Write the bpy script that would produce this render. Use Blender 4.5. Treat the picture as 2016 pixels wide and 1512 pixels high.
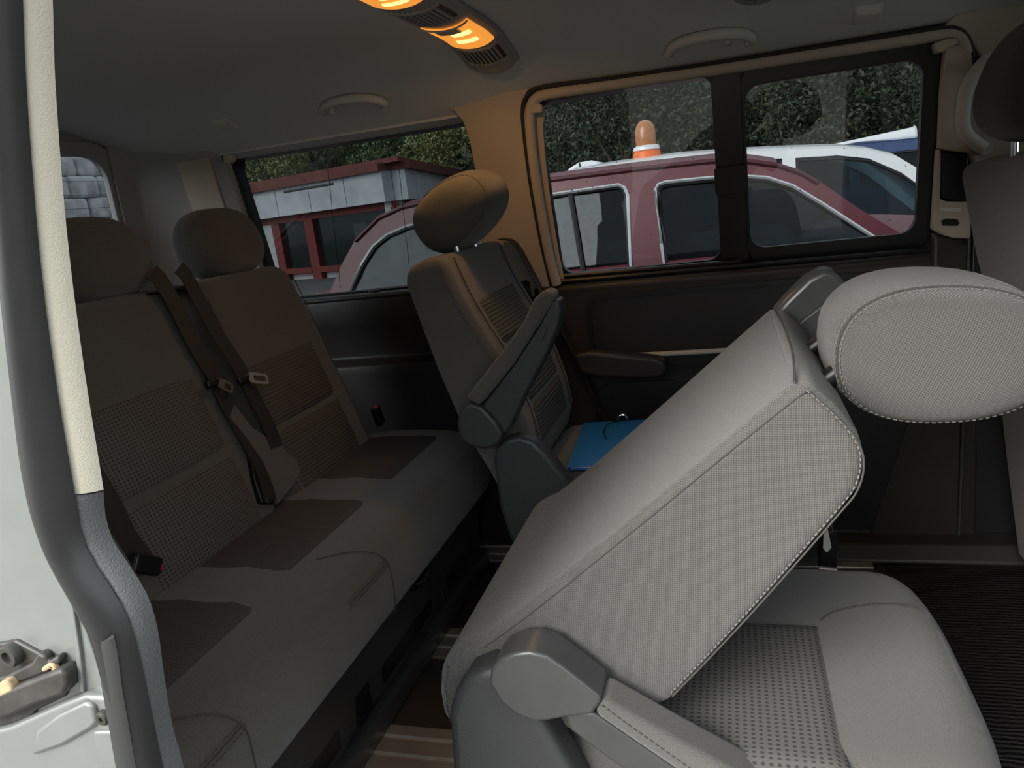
import bpy, bmesh, math, random
from math import sin, cos, pi, radians, sqrt, atan2
from mathutils import Vector as V, Matrix
from mathutils.geometry import tessellate_polygon

for o in list(bpy.data.objects): bpy.data.objects.remove(o)
SC = bpy.context.scene
COL = SC.collection
random.seed(7)

# ------------------------------------------------------------------ camera
FPX, CX, CY = 1480.0, 1008.0, 756.0
CAM = V((0.0, -0.40, 1.0))
_vy = (1435.0-CX, 345.0-CY); _dy = 250.0; _dx = -(FPX*FPX+_vy[1]*_dy)/_vy[0]
AY = V((_vy[0], _vy[1], FPX)).normalized()          # world axes in camera space (x right, y down, z forward)
AX = -V((_dx, _dy, FPX)).normalized()
AZ = AX.cross(AY)
if AZ.y > 0: AZ = -AZ
cd = bpy.data.cameras.new('camera'); cam = bpy.data.objects.new('camera', cd); COL.objects.link(cam)
cd.sensor_fit = 'HORIZONTAL'; cd.sensor_width = 36.0; cd.lens = 36.0*FPX/2016.0; cd.clip_start = 0.01; cd.clip_end = 400
right = V((AX.x, AY.x, AZ.x)); down = V((AX.y, AY.y, AZ.y)); fwd = V((AX.z, AY.z, AZ.z))
R = Matrix((right, -down, -fwd)).transposed().to_4x4()
cam.matrix_world = Matrix.Translation(CAM) @ R
SC.camera = cam

# ------------------------------------------------------------------ sky, exposure
w = bpy.data.worlds.new('overcast_sky'); SC.world = w; w.use_nodes = True
bg = w.node_tree.nodes['Background']; bg.inputs[0].default_value = (0.90, 0.96, 1.0, 1); bg.inputs[1].default_value = 0.8
sd_ = bpy.data.lights.new('veiled_sun', 'SUN'); sd_.energy = 2.3; sd_.angle = radians(40); sd_.color = (1.0, .97, .91)
so_ = bpy.data.objects.new('veiled_sun', sd_); COL.objects.link(so_); so_.rotation_euler = V((.50, .78, -.44)).to_track_quat('-Z', 'Y').to_euler(); so_.location = (-6, -12, 8)
SC.view_settings.view_transform = 'Standard'; SC.view_settings.look = 'None'
SC.view_settings.gamma = 1.0; SC.view_settings.use_curve_mapping = False
SC.view_settings.exposure = 1.78

# ------------------------------------------------------------------ pixel -> place helpers
def ray(px, py):
    d = V(((px-CX)/FPX, (py-CY)/FPX, 1.0))
    return V((AX.dot(d), AY.dot(d), AZ.dot(d)))
def onY(px, py, y): d = ray(px, py); return CAM + d*((y-CAM.y)/d.y)
def onX(px, py, x): d = ray(px, py); return CAM + d*((x-CAM.x)/d.x)
def onZ(px, py, z): d = ray(px, py); return CAM + d*((z-CAM.z)/d.z)
def onP(px, py, p0, n): d = ray(px, py); return CAM + d*((V(p0)-CAM).dot(V(n))/d.dot(V(n)))
def wy(z): return 1.62 - max(0.0, z-0.75)*0.2          # inner face of the far body side (leans in above the belt)
def W(px, py, off=0.0):
    d = ray(px, py)
    t = (1.62-off-CAM.y)/d.y
    p = CAM+d*t
    if p.z > 0.75:
        t = (1.62-off-(CAM.z-.75)*.2-CAM.y)/(d.y+.2*d.z); p = CAM+d*t
    return p
def zc(x, y):                                           # headliner height
    a = max(0.0, abs(y-0.80)-0.35)
    s = min(1.0, max(0.0, (-1.0-x)/0.7)); s = s*s*(3-2*s)
    q = min(1.0, max(0.0, (-.47-x)/.16)); k = .76+.17*q
    return max(1.235-.02*q, 1.36 - k*a*a) - 0.05*s*max(0, 1-a*2.6)
def onC(px, py):                                        # point on the headliner
    d = ray(px, py).normalized(); t = 0.2
    while t < 5:
        p = CAM+d*t
        if p.z > zc(p.x, p.y): return p
        t += 0.002
    return p

# ------------------------------------------------------------------ materials
MATS = {}
def newmat(name):
    m = bpy.data.materials.new(name); m.use_nodes = True; MATS[name] = m
    nt = m.node_tree; return m, nt, nt.nodes['Principled BSDF']
def N(nt, t, **k):
    n = nt.nodes.new(t)
    for a, b in k.items(): setattr(n, a, b)
    return n
def L(nt, a, b): nt.links.new(a, b)
def math_(nt, op, a, b=None):
    n = N(nt, 'ShaderNodeMath', operation=op)
    for i, v in enumerate((a, b)):
        if v is None: continue
        if isinstance(v, (int, float)): n.inputs[i].default_value = v
        else: L(nt, v, n.inputs[i])
    return n.outputs[0]
def plain(name, col, rough=0.5, metal=0.0, bump=0.0, bscale=400.0, var=0.0, vscale=8.0, spec=None, coat=0.0):
    m, nt, b = newmat(name)
    b.inputs['Base Color'].default_value = (*col, 1); b.inputs['Roughness'].default_value = rough; b.inputs['Metallic'].default_value = metal
    if spec is not None: b.inputs['Specular IOR Level'].default_value = spec
    if coat: b.inputs['Coat Weight'].default_value = coat
    tc = N(nt, 'ShaderNodeTexCoord')
    if bump:
        no = N(nt, 'ShaderNodeTexNoise'); no.inputs['Scale'].default_value = bscale; no.inputs['Detail'].default_value = 3
        L(nt, tc.outputs['Object'], no.inputs['Vector'])
        bp = N(nt, 'ShaderNodeBump'); bp.inputs['Strength'].default_value = bump; bp.inputs['Distance'].default_value = 0.001
        L(nt, no.outputs['Fac'], bp.inputs['Height']); L(nt, bp.outputs[0], b.inputs['Normal'])
    if var:
        no = N(nt, 'ShaderNodeTexNoise'); no.inputs['Scale'].default_value = vscale; no.inputs['Detail'].default_value = 5
        L(nt, tc.outputs['Object'], no.inputs['Vector'])
        r = N(nt, 'ShaderNodeMapRange'); r.inputs['To Min'].default_value = 1-var; r.inputs['To Max'].default_value = 1+var
        r.inputs['From Min'].default_value = .3; r.inputs['From Max'].default_value = .7
        L(nt, no.outputs['Fac'], r.inputs['Value'])
        mx = N(nt, 'ShaderNodeVectorMath', operation='SCALE'); mx.inputs[0].default_value = col
        L(nt, r.outputs[0], mx.inputs['Scale']); L(nt, mx.outputs[0], b.inputs['Base Color'])
    return m
def weave(nt, pitch, rot=0.0, stretch=1.0):
    tc = N(nt, 'ShaderNodeTexCoord'); mp = N(nt, 'ShaderNodeMapping'); mp.inputs['Rotation'].default_value = (0, rot, 0)
    L(nt, tc.outputs['Object'], mp.inputs['Vector'])
    sp = N(nt, 'ShaderNodeSeparateXYZ'); L(nt, mp.outputs[0], sp.inputs[0])
    mn = N(nt, 'ShaderNodeMapping', vector_type='NORMAL'); mn.inputs['Rotation'].default_value = (0, rot, 0); L(nt, tc.outputs['Normal'], mn.inputs['Vector'])
    nm = N(nt, 'ShaderNodeSeparateXYZ'); L(nt, mn.outputs[0], nm.inputs[0])
    k = 2*pi/pitch
    s = [math_(nt, 'SINE', math_(nt, 'MULTIPLY', sp.outputs[i], k*(stretch if i == 2 else 1))) for i in range(3)]
    wt = [math_(nt, 'POWER', math_(nt, 'ABSOLUTE', nm.outputs[i]), 5.0) for i in range(3)]
    pr = [math_(nt, 'MULTIPLY', s[1], s[2]), math_(nt, 'MULTIPLY', s[0], s[2]), math_(nt, 'MULTIPLY', s[0], s[1])]
    a = math_(nt, 'MULTIPLY', wt[0], pr[0]); b = math_(nt, 'MULTIPLY', wt[1], pr[1]); c = math_(nt, 'MULTIPLY', wt[2], pr[2])
    ws = math_(nt, 'ADD', math_(nt, 'ADD', wt[0], wt[1]), wt[2])
    return math_(nt, 'DIVIDE', math_(nt, 'ADD', math_(nt, 'ADD', a, b), c), ws), tc
def fabric(name, col, pitch=0.0024, rot=0.0, contrast=0.25, bump=0.5, stretch=1.0):
    m, nt, b = newmat(name)
    h, tc = weave(nt, pitch, rot, stretch)
    no = N(nt, 'ShaderNodeTexNoise'); no.inputs['Scale'].default_value = 900; no.inputs['Detail'].default_value = 2
    L(nt, tc.outputs['Object'], no.inputs['Vector'])
    f = math_(nt, 'ADD', math_(nt, 'MULTIPLY', h, contrast), math_(nt, 'ADD', 0.75, math_(nt, 'MULTIPLY', no.outputs['Fac'], 0.5)))
    sc = N(nt, 'ShaderNodeVectorMath', operation='SCALE'); sc.inputs[0].default_value = col; L(nt, f, sc.inputs['Scale'])
    L(nt, sc.outputs[0], b.inputs['Base Color'])
    b.inputs['Roughness'].default_value = 0.95; b.inputs['Specular IOR Level'].default_value = 0.15
    b.inputs['Sheen Weight'].default_value = 0.25; b.inputs['Sheen Roughness'].default_value = 0.5
    bp = N(nt, 'ShaderNodeBump'); bp.inputs['Strength'].default_value = bump; bp.inputs['Distance'].default_value = 0.0006
    L(nt, math_(nt, 'ADD', h, no.outputs['Fac']), bp.inputs['Height']); L(nt, bp.outputs[0], b.inputs['Normal'])
    return m
def dotted(name, col, pitch=0.0085, r=0.26, dark=0.45):
    m, nt, b = newmat(name)
    uv = N(nt, 'ShaderNodeUVMap'); sp = N(nt, 'ShaderNodeSeparateXYZ'); L(nt, uv.outputs[0], sp.inputs[0])
    u = math_(nt, 'DIVIDE', sp.outputs[0], pitch); v = math_(nt, 'DIVIDE', sp.outputs[1], pitch*0.8)
    row = math_(nt, 'FLOOR', v)
    uu = math_(nt, 'SUBTRACT', math_(nt, 'FRACT', u), 0.5)
    vv = math_(nt, 'SUBTRACT', math_(nt, 'FRACT', v), 0.5)
    d = math_(nt, 'SQRT', math_(nt, 'ADD', math_(nt, 'MULTIPLY', uu, uu), math_(nt, 'MULTIPLY', vv, vv)))
    rn = N(nt, 'ShaderNodeMapRange'); rn.interpolation_type = 'SMOOTHSTEP'
    rn.inputs['From Min'].default_value = r-.08; rn.inputs['From Max'].default_value = r+.08
    rn.inputs['To Min'].default_value = dark; rn.inputs['To Max'].default_value = 1.0
    L(nt, d, rn.inputs['Value'])
    no = N(nt, 'ShaderNodeTexNoise'); no.inputs['Scale'].default_value = 900
    tc = N(nt, 'ShaderNodeTexCoord'); L(nt, tc.outputs['Object'], no.inputs['Vector'])
    f = math_(nt, 'MULTIPLY', rn.outputs[0], math_(nt, 'ADD', 0.75, math_(nt, 'MULTIPLY', no.outputs['Fac'], 0.5)))
    sc = N(nt, 'ShaderNodeVectorMath', operation='SCALE'); sc.inputs[0].default_value = col; L(nt, f, sc.inputs['Scale'])
    L(nt, sc.outputs[0], b.inputs['Base Color']); b.inputs['Roughness'].default_value = .95; b.inputs['Specular IOR Level'].default_value = .15
    bp = N(nt, 'ShaderNodeBump'); bp.inputs['Strength'].default_value = .5; bp.inputs['Distance'].default_value = .001
    L(nt, rn.outputs[0], bp.inputs['Height']); L(nt, bp.outputs[0], b.inputs['Normal'])
    return m
def ribbed(name, col, pitch=0.009):
    m, nt, b = newmat(name)
    uv = N(nt, 'ShaderNodeUVMap'); sp = N(nt, 'ShaderNodeSeparateXYZ'); L(nt, uv.outputs[0], sp.inputs[0])
    s = math_(nt, 'SINE', math_(nt, 'MULTIPLY', sp.outputs[1], 2*pi/pitch))
    s2 = math_(nt, 'MULTIPLY', s, math_(nt, 'ADD', 0.6, math_(nt, 'MULTIPLY', math_(nt, 'SINE', math_(nt, 'MULTIPLY', sp.outputs[0], 2*pi/.012)), .3)))
    f = math_(nt, 'ADD', 0.92, math_(nt, 'MULTIPLY', s2, 0.22))
    sc = N(nt, 'ShaderNodeVectorMath', operation='SCALE'); sc.inputs[0].default_value = col; L(nt, f, sc.inputs['Scale'])
    L(nt, sc.outputs[0], b.inputs['Base Color']); b.inputs['Roughness'].default_value = .95; b.inputs['Specular IOR Level'].default_value = .15
    bp = N(nt, 'ShaderNodeBump'); bp.inputs['Strength'].default_value = .6; bp.inputs['Distance'].default_value = .001
    L(nt, s, bp.inputs['Height']); L(nt, bp.outputs[0], b.inputs['Normal'])
    return m
def glass(name, tint, refl=1.0, rough=0.0):
    m = bpy.data.materials.new(name); m.use_nodes = True; MATS[name] = m; nt = m.node_tree; nt.nodes.clear()
    out = N(nt, 'ShaderNodeOutputMaterial'); mix = N(nt, 'ShaderNodeMixShader'); t = N(nt, 'ShaderNodeBsdfTransparent'); g = N(nt, 'ShaderNodeBsdfGlossy')
    t.inputs[0].default_value = (*tint, 1); g.inputs['Roughness'].default_value = rough
    fr = N(nt, 'ShaderNodeFresnel'); ge = N(nt, 'ShaderNodeNewGeometry')
    L(nt, math_(nt, 'SUBTRACT', 1.5, math_(nt, 'MULTIPLY', ge.outputs['Backfacing'], 1.5-1/1.5)), fr.inputs['IOR'])
    L(nt, math_(nt, 'MULTIPLY', fr.outputs[0], refl), mix.inputs[0]); L(nt, t.outputs[0], mix.inputs[1]); L(nt, g.outputs[0], mix.inputs[2])
    L(nt, mix.outputs[0], out.inputs[0]); return m
def emit(name, col, s):
    m, nt, b = newmat(name); b.inputs['Base Color'].default_value = (*col, 1)
    b.inputs['Emission Color'].default_value = (*col, 1); b.inputs['Emission Strength'].default_value = s; return m
def leafmat(name, c1, c2):
    m, nt, b = newmat(name); g = N(nt, 'ShaderNodeNewGeometry'); r = N(nt, 'ShaderNodeValToRGB')
    r.color_ramp.elements[0].color = (*c1, 1); r.color_ramp.elements[1].color = (*c2, 1)
    L(nt, g.outputs['Random Per Island'], r.inputs[0]); L(nt, r.outputs[0], b.inputs['Base Color']); b.inputs['Roughness'].default_value = .7
    return m

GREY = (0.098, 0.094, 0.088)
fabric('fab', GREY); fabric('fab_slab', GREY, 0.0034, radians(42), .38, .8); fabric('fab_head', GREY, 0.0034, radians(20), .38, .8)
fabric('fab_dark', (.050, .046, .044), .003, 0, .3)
dotted('dots', (.105, .102, .096)); ribbed('ribs', (.094, .089, .083))
dotted('dots_dark', (.076, .073, .071), .0075, .24, .7)
plain('seam', (.060, .057, .053), .95); plain('thread', (.17, .166, .155), .9)
plain('thread_dark', (.06, .057, .053), .9)
plain('plastic_dark', (.013, .013, .0135), .45, bump=.15, bscale=700)
plain('plastic_base', (.038, .038, .038), .45, bump=.15, bscale=700)
plain('plastic_black', (.008, .008, .009), .4)
plain('plastic_wall', (.013, .0125, .0125), .5, bump=.2, bscale=600)
plain('plastic_brown', (.026, .0235, .0215), .45, bump=.15, bscale=600)
plain('plastic_grey', (.042, .044, .045), .42, bump=.35, bscale=500)
plain('plastic_smooth', (.058, .059, .058), .32, var=.06, vscale=30)
plain('plastic_handle', (.56, .55, .50), .5)
plain('cream', (.47, .44, .355), .7, bump=.5, bscale=900)
plain('beige', (.46, .40, .32), .6, bump=.25, bscale=700)
plain('pillar_grey', (.33, .33, .335), .7)
plain('headliner', (.60, .61, .60), .95, bump=.35, bscale=1200)
plain('rubber', (.013, .0135, .014), .38, var=.15, vscale=25)
plain('rubber_dull', (.02, .02, .02), .7)
plain('silver', (.185, .195, .19), .34, .25, var=.05, vscale=20, coat=.4)
plain('trim_lower', (.085, .087, .088), .5, bump=.8, bscale=650)
plain('chrome', (.85, .85, .86), .08, 1.0); plain('steel', (.55, .55, .56), .3, 1.0); plain('steel_bright', (.85, .86, .88), .35, .9)
plain('alu', (.62, .57, .50), .36, .8, var=.12, vscale=12)
plain('floor', (.030, .026, .022), .55, bump=.3, bscale=300)
plain('webbing', (.020, .0195, .019), .6, bump=.3, bscale=900)
plain('red_plastic', (.45, .02, .03), .4)
plain('blue_card', (.012, .17, .48), .45)
plain('asphalt', (.10, .10, .10), .9, bump=.5, bscale=60, var=.2, vscale=3)
plain('concrete', (.30, .285, .25), .9, bump=.4, bscale=40, var=.2, vscale=1.5)
plain('blocker_wood', (.075, .06, .045), .85, bump=.4, bscale=60, var=.25, vscale=3)
plain('maroon', (.135, .018, .030), .38, 0, coat=.1); plain('maroon_dark', (.07, .012, .02), .35)
plain('white_paint', (.78, .79, .80), .3, coat=.5); plain('blue_paint', (.03, .06, .16), .3, .2, coat=.6)
plain('car_trim', (.70, .71, .72), .25, .6); plain('gasket', (.015, .015, .015), .5)
plain('car_interior', (.05, .055, .06), .8); plain('band_pale', (.62, .74, .78), .6); plain('tyre', (.02, .02, .02), .8)
plain('fascia', (.52, .54, .57), .7, var=.15, vscale=2.5); plain('fascia_bright', (.85, .87, .9), .6)
plain('red_paint', (.17, .022, .018), .6, var=.15, vscale=3); plain('wall_render', (.45, .46, .47), .8, var=.1, vscale=2)
plain('roof_red', (.16, .045, .035), .75, var=.3, vscale=4); plain('dark_glass', (.012, .016, .016), .08)
plain('stone', (.40, .40, .42), .9, bump=.5, bscale=25, var=.35, vscale=6)
plain('bark', (.07, .05, .035), .9, bump=.6, bscale=30)
plain('hill', (.022, .030, .016), .95, var=.5, vscale=.6)
plain('dirt_metal', (.045, .042, .038), .5, .3, var=.3, vscale=60); plain('rust', (.36, .27, .15), .8, var=.25, vscale=80)
plain('orange', (.85, .16, .015), .45); plain('amber', (.45, .17, .06), .25, coat=.5)
plain('lamp_grey', (.30, .30, .285), .5); plain('lamp_clear', (.45, .42, .38), .25)
glass('tint', (.46, .48, .49), .75); glass('tint_rear', (.31, .33, .34), .75); glass('car_glass', (.42, .51, .54), .7); glass('clear', (.60, .63, .63), .8)
emit('lamp_lens', (1.0, .36, .05), .24); emit('lamp_core', (1.0, .62, .14), .9)
leafmat('leaf_dark', (.018, .026, .014), (.062, .075, .042)); leafmat('leaf_mid', (.06, .09, .035), (.22, .27, .13))
leafmat('leaf_light', (.11, .14, .045), (.38, .39, .16))
# rubber mat with wavy ribs
m, nt, b = newmat('mat_rubber'); b.inputs['Base Color'].default_value = (.014, .014, .014, 1); b.inputs['Roughness'].default_value = .38
tc = N(nt, 'ShaderNodeTexCoord'); wv = N(nt, 'ShaderNodeTexWave'); wv.inputs['Scale'].default_value = 28; wv.inputs['Distortion'].default_value = 3.0
wv.inputs['Detail'].default_value = 1.5; wv.inputs['Detail Scale'].default_value = 1.2; wv.bands_direction = 'Y'
L(nt, tc.outputs['Object'], wv.inputs['Vector']); bp = N(nt, 'ShaderNodeBump'); bp.inputs['Strength'].default_value = .9; bp.inputs['Distance'].default_value = .003
L(nt, wv.outputs['Fac'], bp.inputs['Height']); L(nt, bp.outputs[0], b.inputs['Normal'])

# ------------------------------------------------------------------ mesh helpers
def setp(o, label=None, cat=None, group=None, kind=None):
    if label: o['label'] = label
    if cat: o['category'] = cat
    if group: o['group'] = group
    if kind: o['kind'] = kind
    return o
def thing(name, label, cat, loc, group=None):
    o = bpy.data.objects.new(name, None); COL.objects.link(o); o.location = loc; o.empty_display_size = .05
    return setp(o, label, cat, group)
def wloc(o):
    p = V((0, 0, 0))
    while o: p = p + o.location; o = o.parent
    return p
def mk(name, verts, faces, mat, parent=None, smooth=True, uv=None, kind=None):
    off = wloc(parent) if parent else V((0, 0, 0))
    me = bpy.data.meshes.new(name)
    me.from_pydata([tuple(V(v)-off) for v in verts], [], faces); me.update()
    if uv is not None:
        l = me.uv_layers.new(name='UVMap')
        for lp in me.loops: l.data[lp.index].uv = uv[lp.vertex_index]
    bm = bmesh.new(); bm.from_mesh(me); bmesh.ops.recalc_face_normals(bm, faces=bm.faces); bm.to_mesh(me); bm.free()
    if smooth:
        me.polygons.foreach_set('use_smooth', [True]*len(me.polygons))
        try: me.set_sharp_from_angle(angle=radians(40))
        except Exception: pass
    me.materials.append(MATS[mat])
    o = bpy.data.objects.new(name, me); COL.objects.link(o)
    if parent: o.parent = parent
    if kind: o['kind'] = kind
    return o
def struct(o, label=None):
    o['kind'] = 'structure'
    if label: o['label'] = label
    return o
def bev(o, wd, seg=3, ang=30):
    b = o.modifiers.new('bevel', 'BEVEL'); b.width = wd; b.segments = seg; b.limit_method = 'ANGLE'; b.angle_limit = radians(ang)
    return o
class G:                                       # collects shapes for one mesh
    def __init__(s): s.v = []; s.f = []
    def add(s, v, f):
        k = len(s.v); s.v += [V(p) for p in v]; s.f += [tuple(i+k for i in q) for q in f]; return s
    def box(s, a, b):
        x0, y0, z0 = a; x1, y1, z1 = b
        return s.add([(x0,y0,z0),(x1,y0,z0),(x1,y1,z0),(x0,y1,z0),(x0,y0,z1),(x1,y0,z1),(x1,y1,z1),(x0,y1,z1)],
                     [(0,3,2,1),(4,5,6,7),(0,1,5,4),(1,2,6,5),(2,3,7,6),(3,0,4,7)])
    def tube(s, pts, r, n=10, closed=False, cap=True, rz=None):
        v, f = tubegeo(pts, r, n, closed, cap, rz); return s.add(v, f)
    def mk(s, name, mat, parent=None, smooth=True, kind=None): return mk(name, s.v, s.f, mat, parent, smooth, None, kind)
def tubegeo(pts, r, n=10, closed=False, cap=True, rz=None):
    pts = [V(p) for p in pts]; m = len(pts); v = []; f = []; up = None
    for i in range(m):
        a = pts[i-1] if (i or closed) else pts[0]; b = pts[(i+1) % m] if (i < m-1 or closed) else pts[-1]
        t = (b-a).normalized()
        if up is None:
            up = V((0, 0, 1)) if abs(t.z) < .9 else V((1, 0, 0))
        s = t.cross(up).normalized(); up = s.cross(t).normalized()
        rr = r[i] if isinstance(r, (list, tuple)) else r; r2 = rr if rz is None else rz
        for k in range(n):
            q = 2*pi*k/n; v.append(pts[i]+s*(cos(q)*rr)+up*(sin(q)*r2))
    for i in range(m if closed else m-1):
        j = (i+1) % m
        for k in range(n): f.append((i*n+k, i*n+(k+1) % n, j*n+(k+1) % n, j*n+k))
    if cap and not closed: f.append(tuple(range(n-1, -1, -1))); f.append(tuple((m-1)*n+k for k in range(n)))
    return v, f
def loft(secs, cap=True):
    n = len(secs[0]); v = [p for s in secs for p in s]; f = []
    for i in range(len(secs)-1):
        for k in range(n): f.append((i*n+k, i*n+(k+1) % n, (i+1)*n+(k+1) % n, (i+1)*n+k))
    if cap: f.append(tuple(range(n-1, -1, -1))); f.append(tuple((len(secs)-1)*n+k for k in range(n)))
    return v, f
def catmull(pts, n=6, closed=False):
    pts = [V(p) for p in pts]; m = len(pts); out = []
    for i in range(m if closed else m-1):
        p0 = pts[i-1] if (i or closed) else pts[0]*2-pts[1]; p1 = pts[i]; p2 = pts[(i+1) % m]
        p3 = pts[(i+2) % m] if (i+2 < m or closed) else pts[-1]*2-pts[-2]
        for k in range(n):
            t = k/n; out.append(.5*((2*p1)+(p2-p0)*t+(2*p0-5*p1+4*p2-p3)*t*t+(3*p1-p0-3*p2+p3)*t*t*t))
    if not closed: out.append(pts[-1])
    return out
def resample(pts, n):
    pts = [V(p) for p in pts]; d = [0]
    for i in range(1, len(pts)): d.append(d[-1]+(pts[i]-pts[i-1]).length)
    out = []; j = 0
    for k in range(n):
        s = d[-1]*k/(n-1)
        while j < len(pts)-2 and d[j+1] < s: j += 1
        t = (s-d[j])/max(1e-9, d[j+1]-d[j]); out.append(pts[j].lerp(pts[j+1], min(1, t)))
    return out
def plate(outer, holes, front, back):          # flat outline (2-D points) with holes, mapped to a front and a back surface
    loops = [outer]+list(holes); flat = [p for l in loops for p in l]
    tris = tessellate_polygon([[V((p[0], p[1], 0)) for p in l] for l in loops])
    n = len(flat); v = [front(*p) for p in flat]+[back(*p) for p in flat]; f = []
    for t in tris: f.append(tuple(t)); f.append(tuple(i+n for i in reversed(t)))
    k = 0
    for l in loops:
        m = len(l)
        for i in range(m): a = k+i; b = k+(i+1) % m; f.append((a, b, b+n, a+n))
        k += m
    return v, f
def prismY(name, pts, y0, y1, mat, parent=None, bevel=0.0, seg=3, smooth=True, ang=30):   # pts = (x,z) outline
    n = len(pts); v = [(p[0], y0, p[1]) for p in pts]+[(p[0], y1, p[1]) for p in pts]
    f = [tuple(range(n)), tuple(range(2*n-1, n-1, -1))]+[(i, (i+1) % n, (i+1) % n+n, i+n) for i in range(n)]
    o = mk(name, v, f, mat, parent, smooth)
    if bevel: bev(o, bevel, seg, ang)
    return o
def XZ(pxs, y): return [((p := onY(a, b, y)).x, p.z) for a, b in pxs]
def rrect(x0, x1, z0, z1, r, n=6):
    out = []
    for cx, cz, a in ((x1-r, z1-r, 0), (x0+r, z1-r, 90), (x0+r, z0+r, 180), (x1-r, z0+r, 270)):
        for k in range(n+1): q = radians(a+90*k/n); out.append((cx+r*cos(q), cz+r*sin(q)))
    return out
def roundbox(dims, r, seg=4, div=6, deform=None, frame=None, o=(0, 0, 0)):
    h = [d/2 for d in dims]; r = min(r, *h)
    ax = []
    for hh in h:
        c = hh-r; t = [-(c+r*sin(pi/2*(1-k/seg))) if True else 0 for k in range(seg)]
        t += [-c+2*c*k/div for k in range(div+1)]; t += [-a for a in reversed(t[:seg])]; ax.append(t)
    vid = {}; vs = []; fs = []
    def vert(q):
        key = tuple(round(c, 6) for c in q)
        if key in vid: return vid[key]
        inn = V([max(-(h[i]-r), min(h[i]-r, q[i])) for i in range(3)]); d = V(q)-inn
        p = inn+d.normalized()*r if d.length > 1e-9 else V(q)
        if deform: p = V(deform(p.x, p.y, p.z))
        if frame: p = frame[0]*p.x+frame[1]*p.y+frame[2]*p.z
        vid[key] = len(vs); vs.append(p+V(o)); return vid[key]
    for a in range(3):
        b, c = [(1, 2), (2, 0), (0, 1)][a]
        for s in (-1, 1):
            for i in range(len(ax[b])-1):
                for j in range(len(ax[c])-1):
                    q = []
                    for (ii, jj) in ((i, j), (i+1, j), (i+1, j+1), (i, j+1)):
                        p = [0, 0, 0]; p[a] = s*h[a]; p[b] = ax[b][ii]; p[c] = ax[c][jj]; q.append(vert(p))
                    if len(set(q)) == 4: fs.append(tuple(q if s > 0 else q[::-1]))
    return vs, fs
def rbox(name, c, dims, r, mat, parent=None, deform=None, frame=None, seg=3, div=4):
    v, f = roundbox(dims, r, seg, div, deform, frame, c); return mk(name, v, f, mat, parent)
def stitches(name, path, mat, parent, ln=.0042, gap=.0026, r=.0007, up=(0, -1, 0)):
    path = [V(p) for p in path]; tot = sum((path[i+1]-path[i]).length for i in range(len(path)-1))
    n = max(2, int(tot/(ln+gap))); pts = resample(path, n*2+1); g = G(); up = V(up)
    for i in range(n):
        a = pts[2*i]; b = pts[2*i]+(pts[2*i+1]-pts[2*i])*1.15; t = (b-a).normalized(); s = t.cross(up).normalized()*r; u = up*r
        g.add([a-s-u*.2, a+s-u*.2, b+s-u*.2, b-s-u*.2, a-s*.6+u, a+s*.6+u, b+s*.6+u, b-s*.6+u],
              [(0,3,2,1),(4,5,6,7),(0,1,5,4),(1,2,6,5),(2,3,7,6),(3,0,4,7)])
    return g.mk(name, mat, parent, False, 'stuff')
def ribbon(path, wd, th, side):                # strip of webbing along a path
    path = [V(p) for p in path]; secs = []
    for i, p in enumerate(path):
        t = (path[min(i+1, len(path)-1)]-path[max(i-1, 0)]).normalized()
        s = V(side[i] if isinstance(side, list) else side); s = (s-t*s.dot(t)).normalized(); u = t.cross(s)
        secs.append([p-s*wd/2-u*th/2, p+s*wd/2-u*th/2, p+s*wd/2+u*th/2, p-s*wd/2+u*th/2])
    return loft(secs)
def drape(name, poly, s0, s1, y0, y1, off, mat, parent, n=14, m=8, edge=.004, taper=0.0):
    """panel lying on a surface swept along Y from an (x,z) polyline, between arc lengths s0..s1"""
    pl = [V((p[0], 0, p[1])) for p in poly]; rs = resample(pl, 200); tot = sum((pl[i+1]-pl[i]).length for i in range(len(pl)-1))
    v = []; uv = []; f = []
    for i in range(n+1):
        s = s0+(s1-s0)*i/n; k = min(198, max(1, int(s/tot*199))); p = rs[k].lerp(rs[min(199, k+1)], s/tot*199-k)
        t = (rs[k+1]-rs[k-1]).normalized(); nn = V((t.z, 0, -t.x))
        ei = min(i, n-i)/n*(s1-s0)
        for j in range(m+1):
            y = y0+(y1-y0)*j/m; y += taper*(i/n-.5)*(1 if j < m/2 else -1)
            ej = min(j, m-j)/m*(y1-y0); e = min(1, min(ei, ej)/edge+.0)
            q = p+nn*(off*(e if e < 1 else 1)-(.004 if e < .01 else 0)); v.append(V((q.x, y, q.z))); uv.append((y, s))
    for i in range(n):
        for j in range(m): a = i*(m+1)+j; f.append((a, a+1, a+m+2, a+m+1))
    return mk(name, v, f, mat, parent, True, uv)
def headrest(name, c, a, b, tilt, hw, mat, parent, p=3.2, egg=.12, label=None):
    """padded headrest: egg-shaped side profile, width along Y, domed ends"""
    secs = []; n = 40
    for i in range(25):
        t = -cos(pi*i/24); y = hw*t; s = (max(0, 1-abs(t)**p))**(1/p); s = max(s, .02); sa = .30+.70*s if abs(t) < .9999 else .3*0+.02
        q = []
        for k in range(n):
            th = 2*pi*k/n; x = abs(cos(th))**.85*(1 if cos(th) > 0 else -1); z = abs(sin(th))**.85*(1 if sin(th) > 0 else -1)
            z *= 1-egg*x
            x *= a*s; z *= b*s
            q.append(V((c[0]+x*cos(tilt)-z*sin(tilt), c[1]+y, c[2]+x*sin(tilt)+z*cos(tilt))))
        secs.append(q)
    v, f = loft(secs); return mk(name, v, f, mat, parent)
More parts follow.
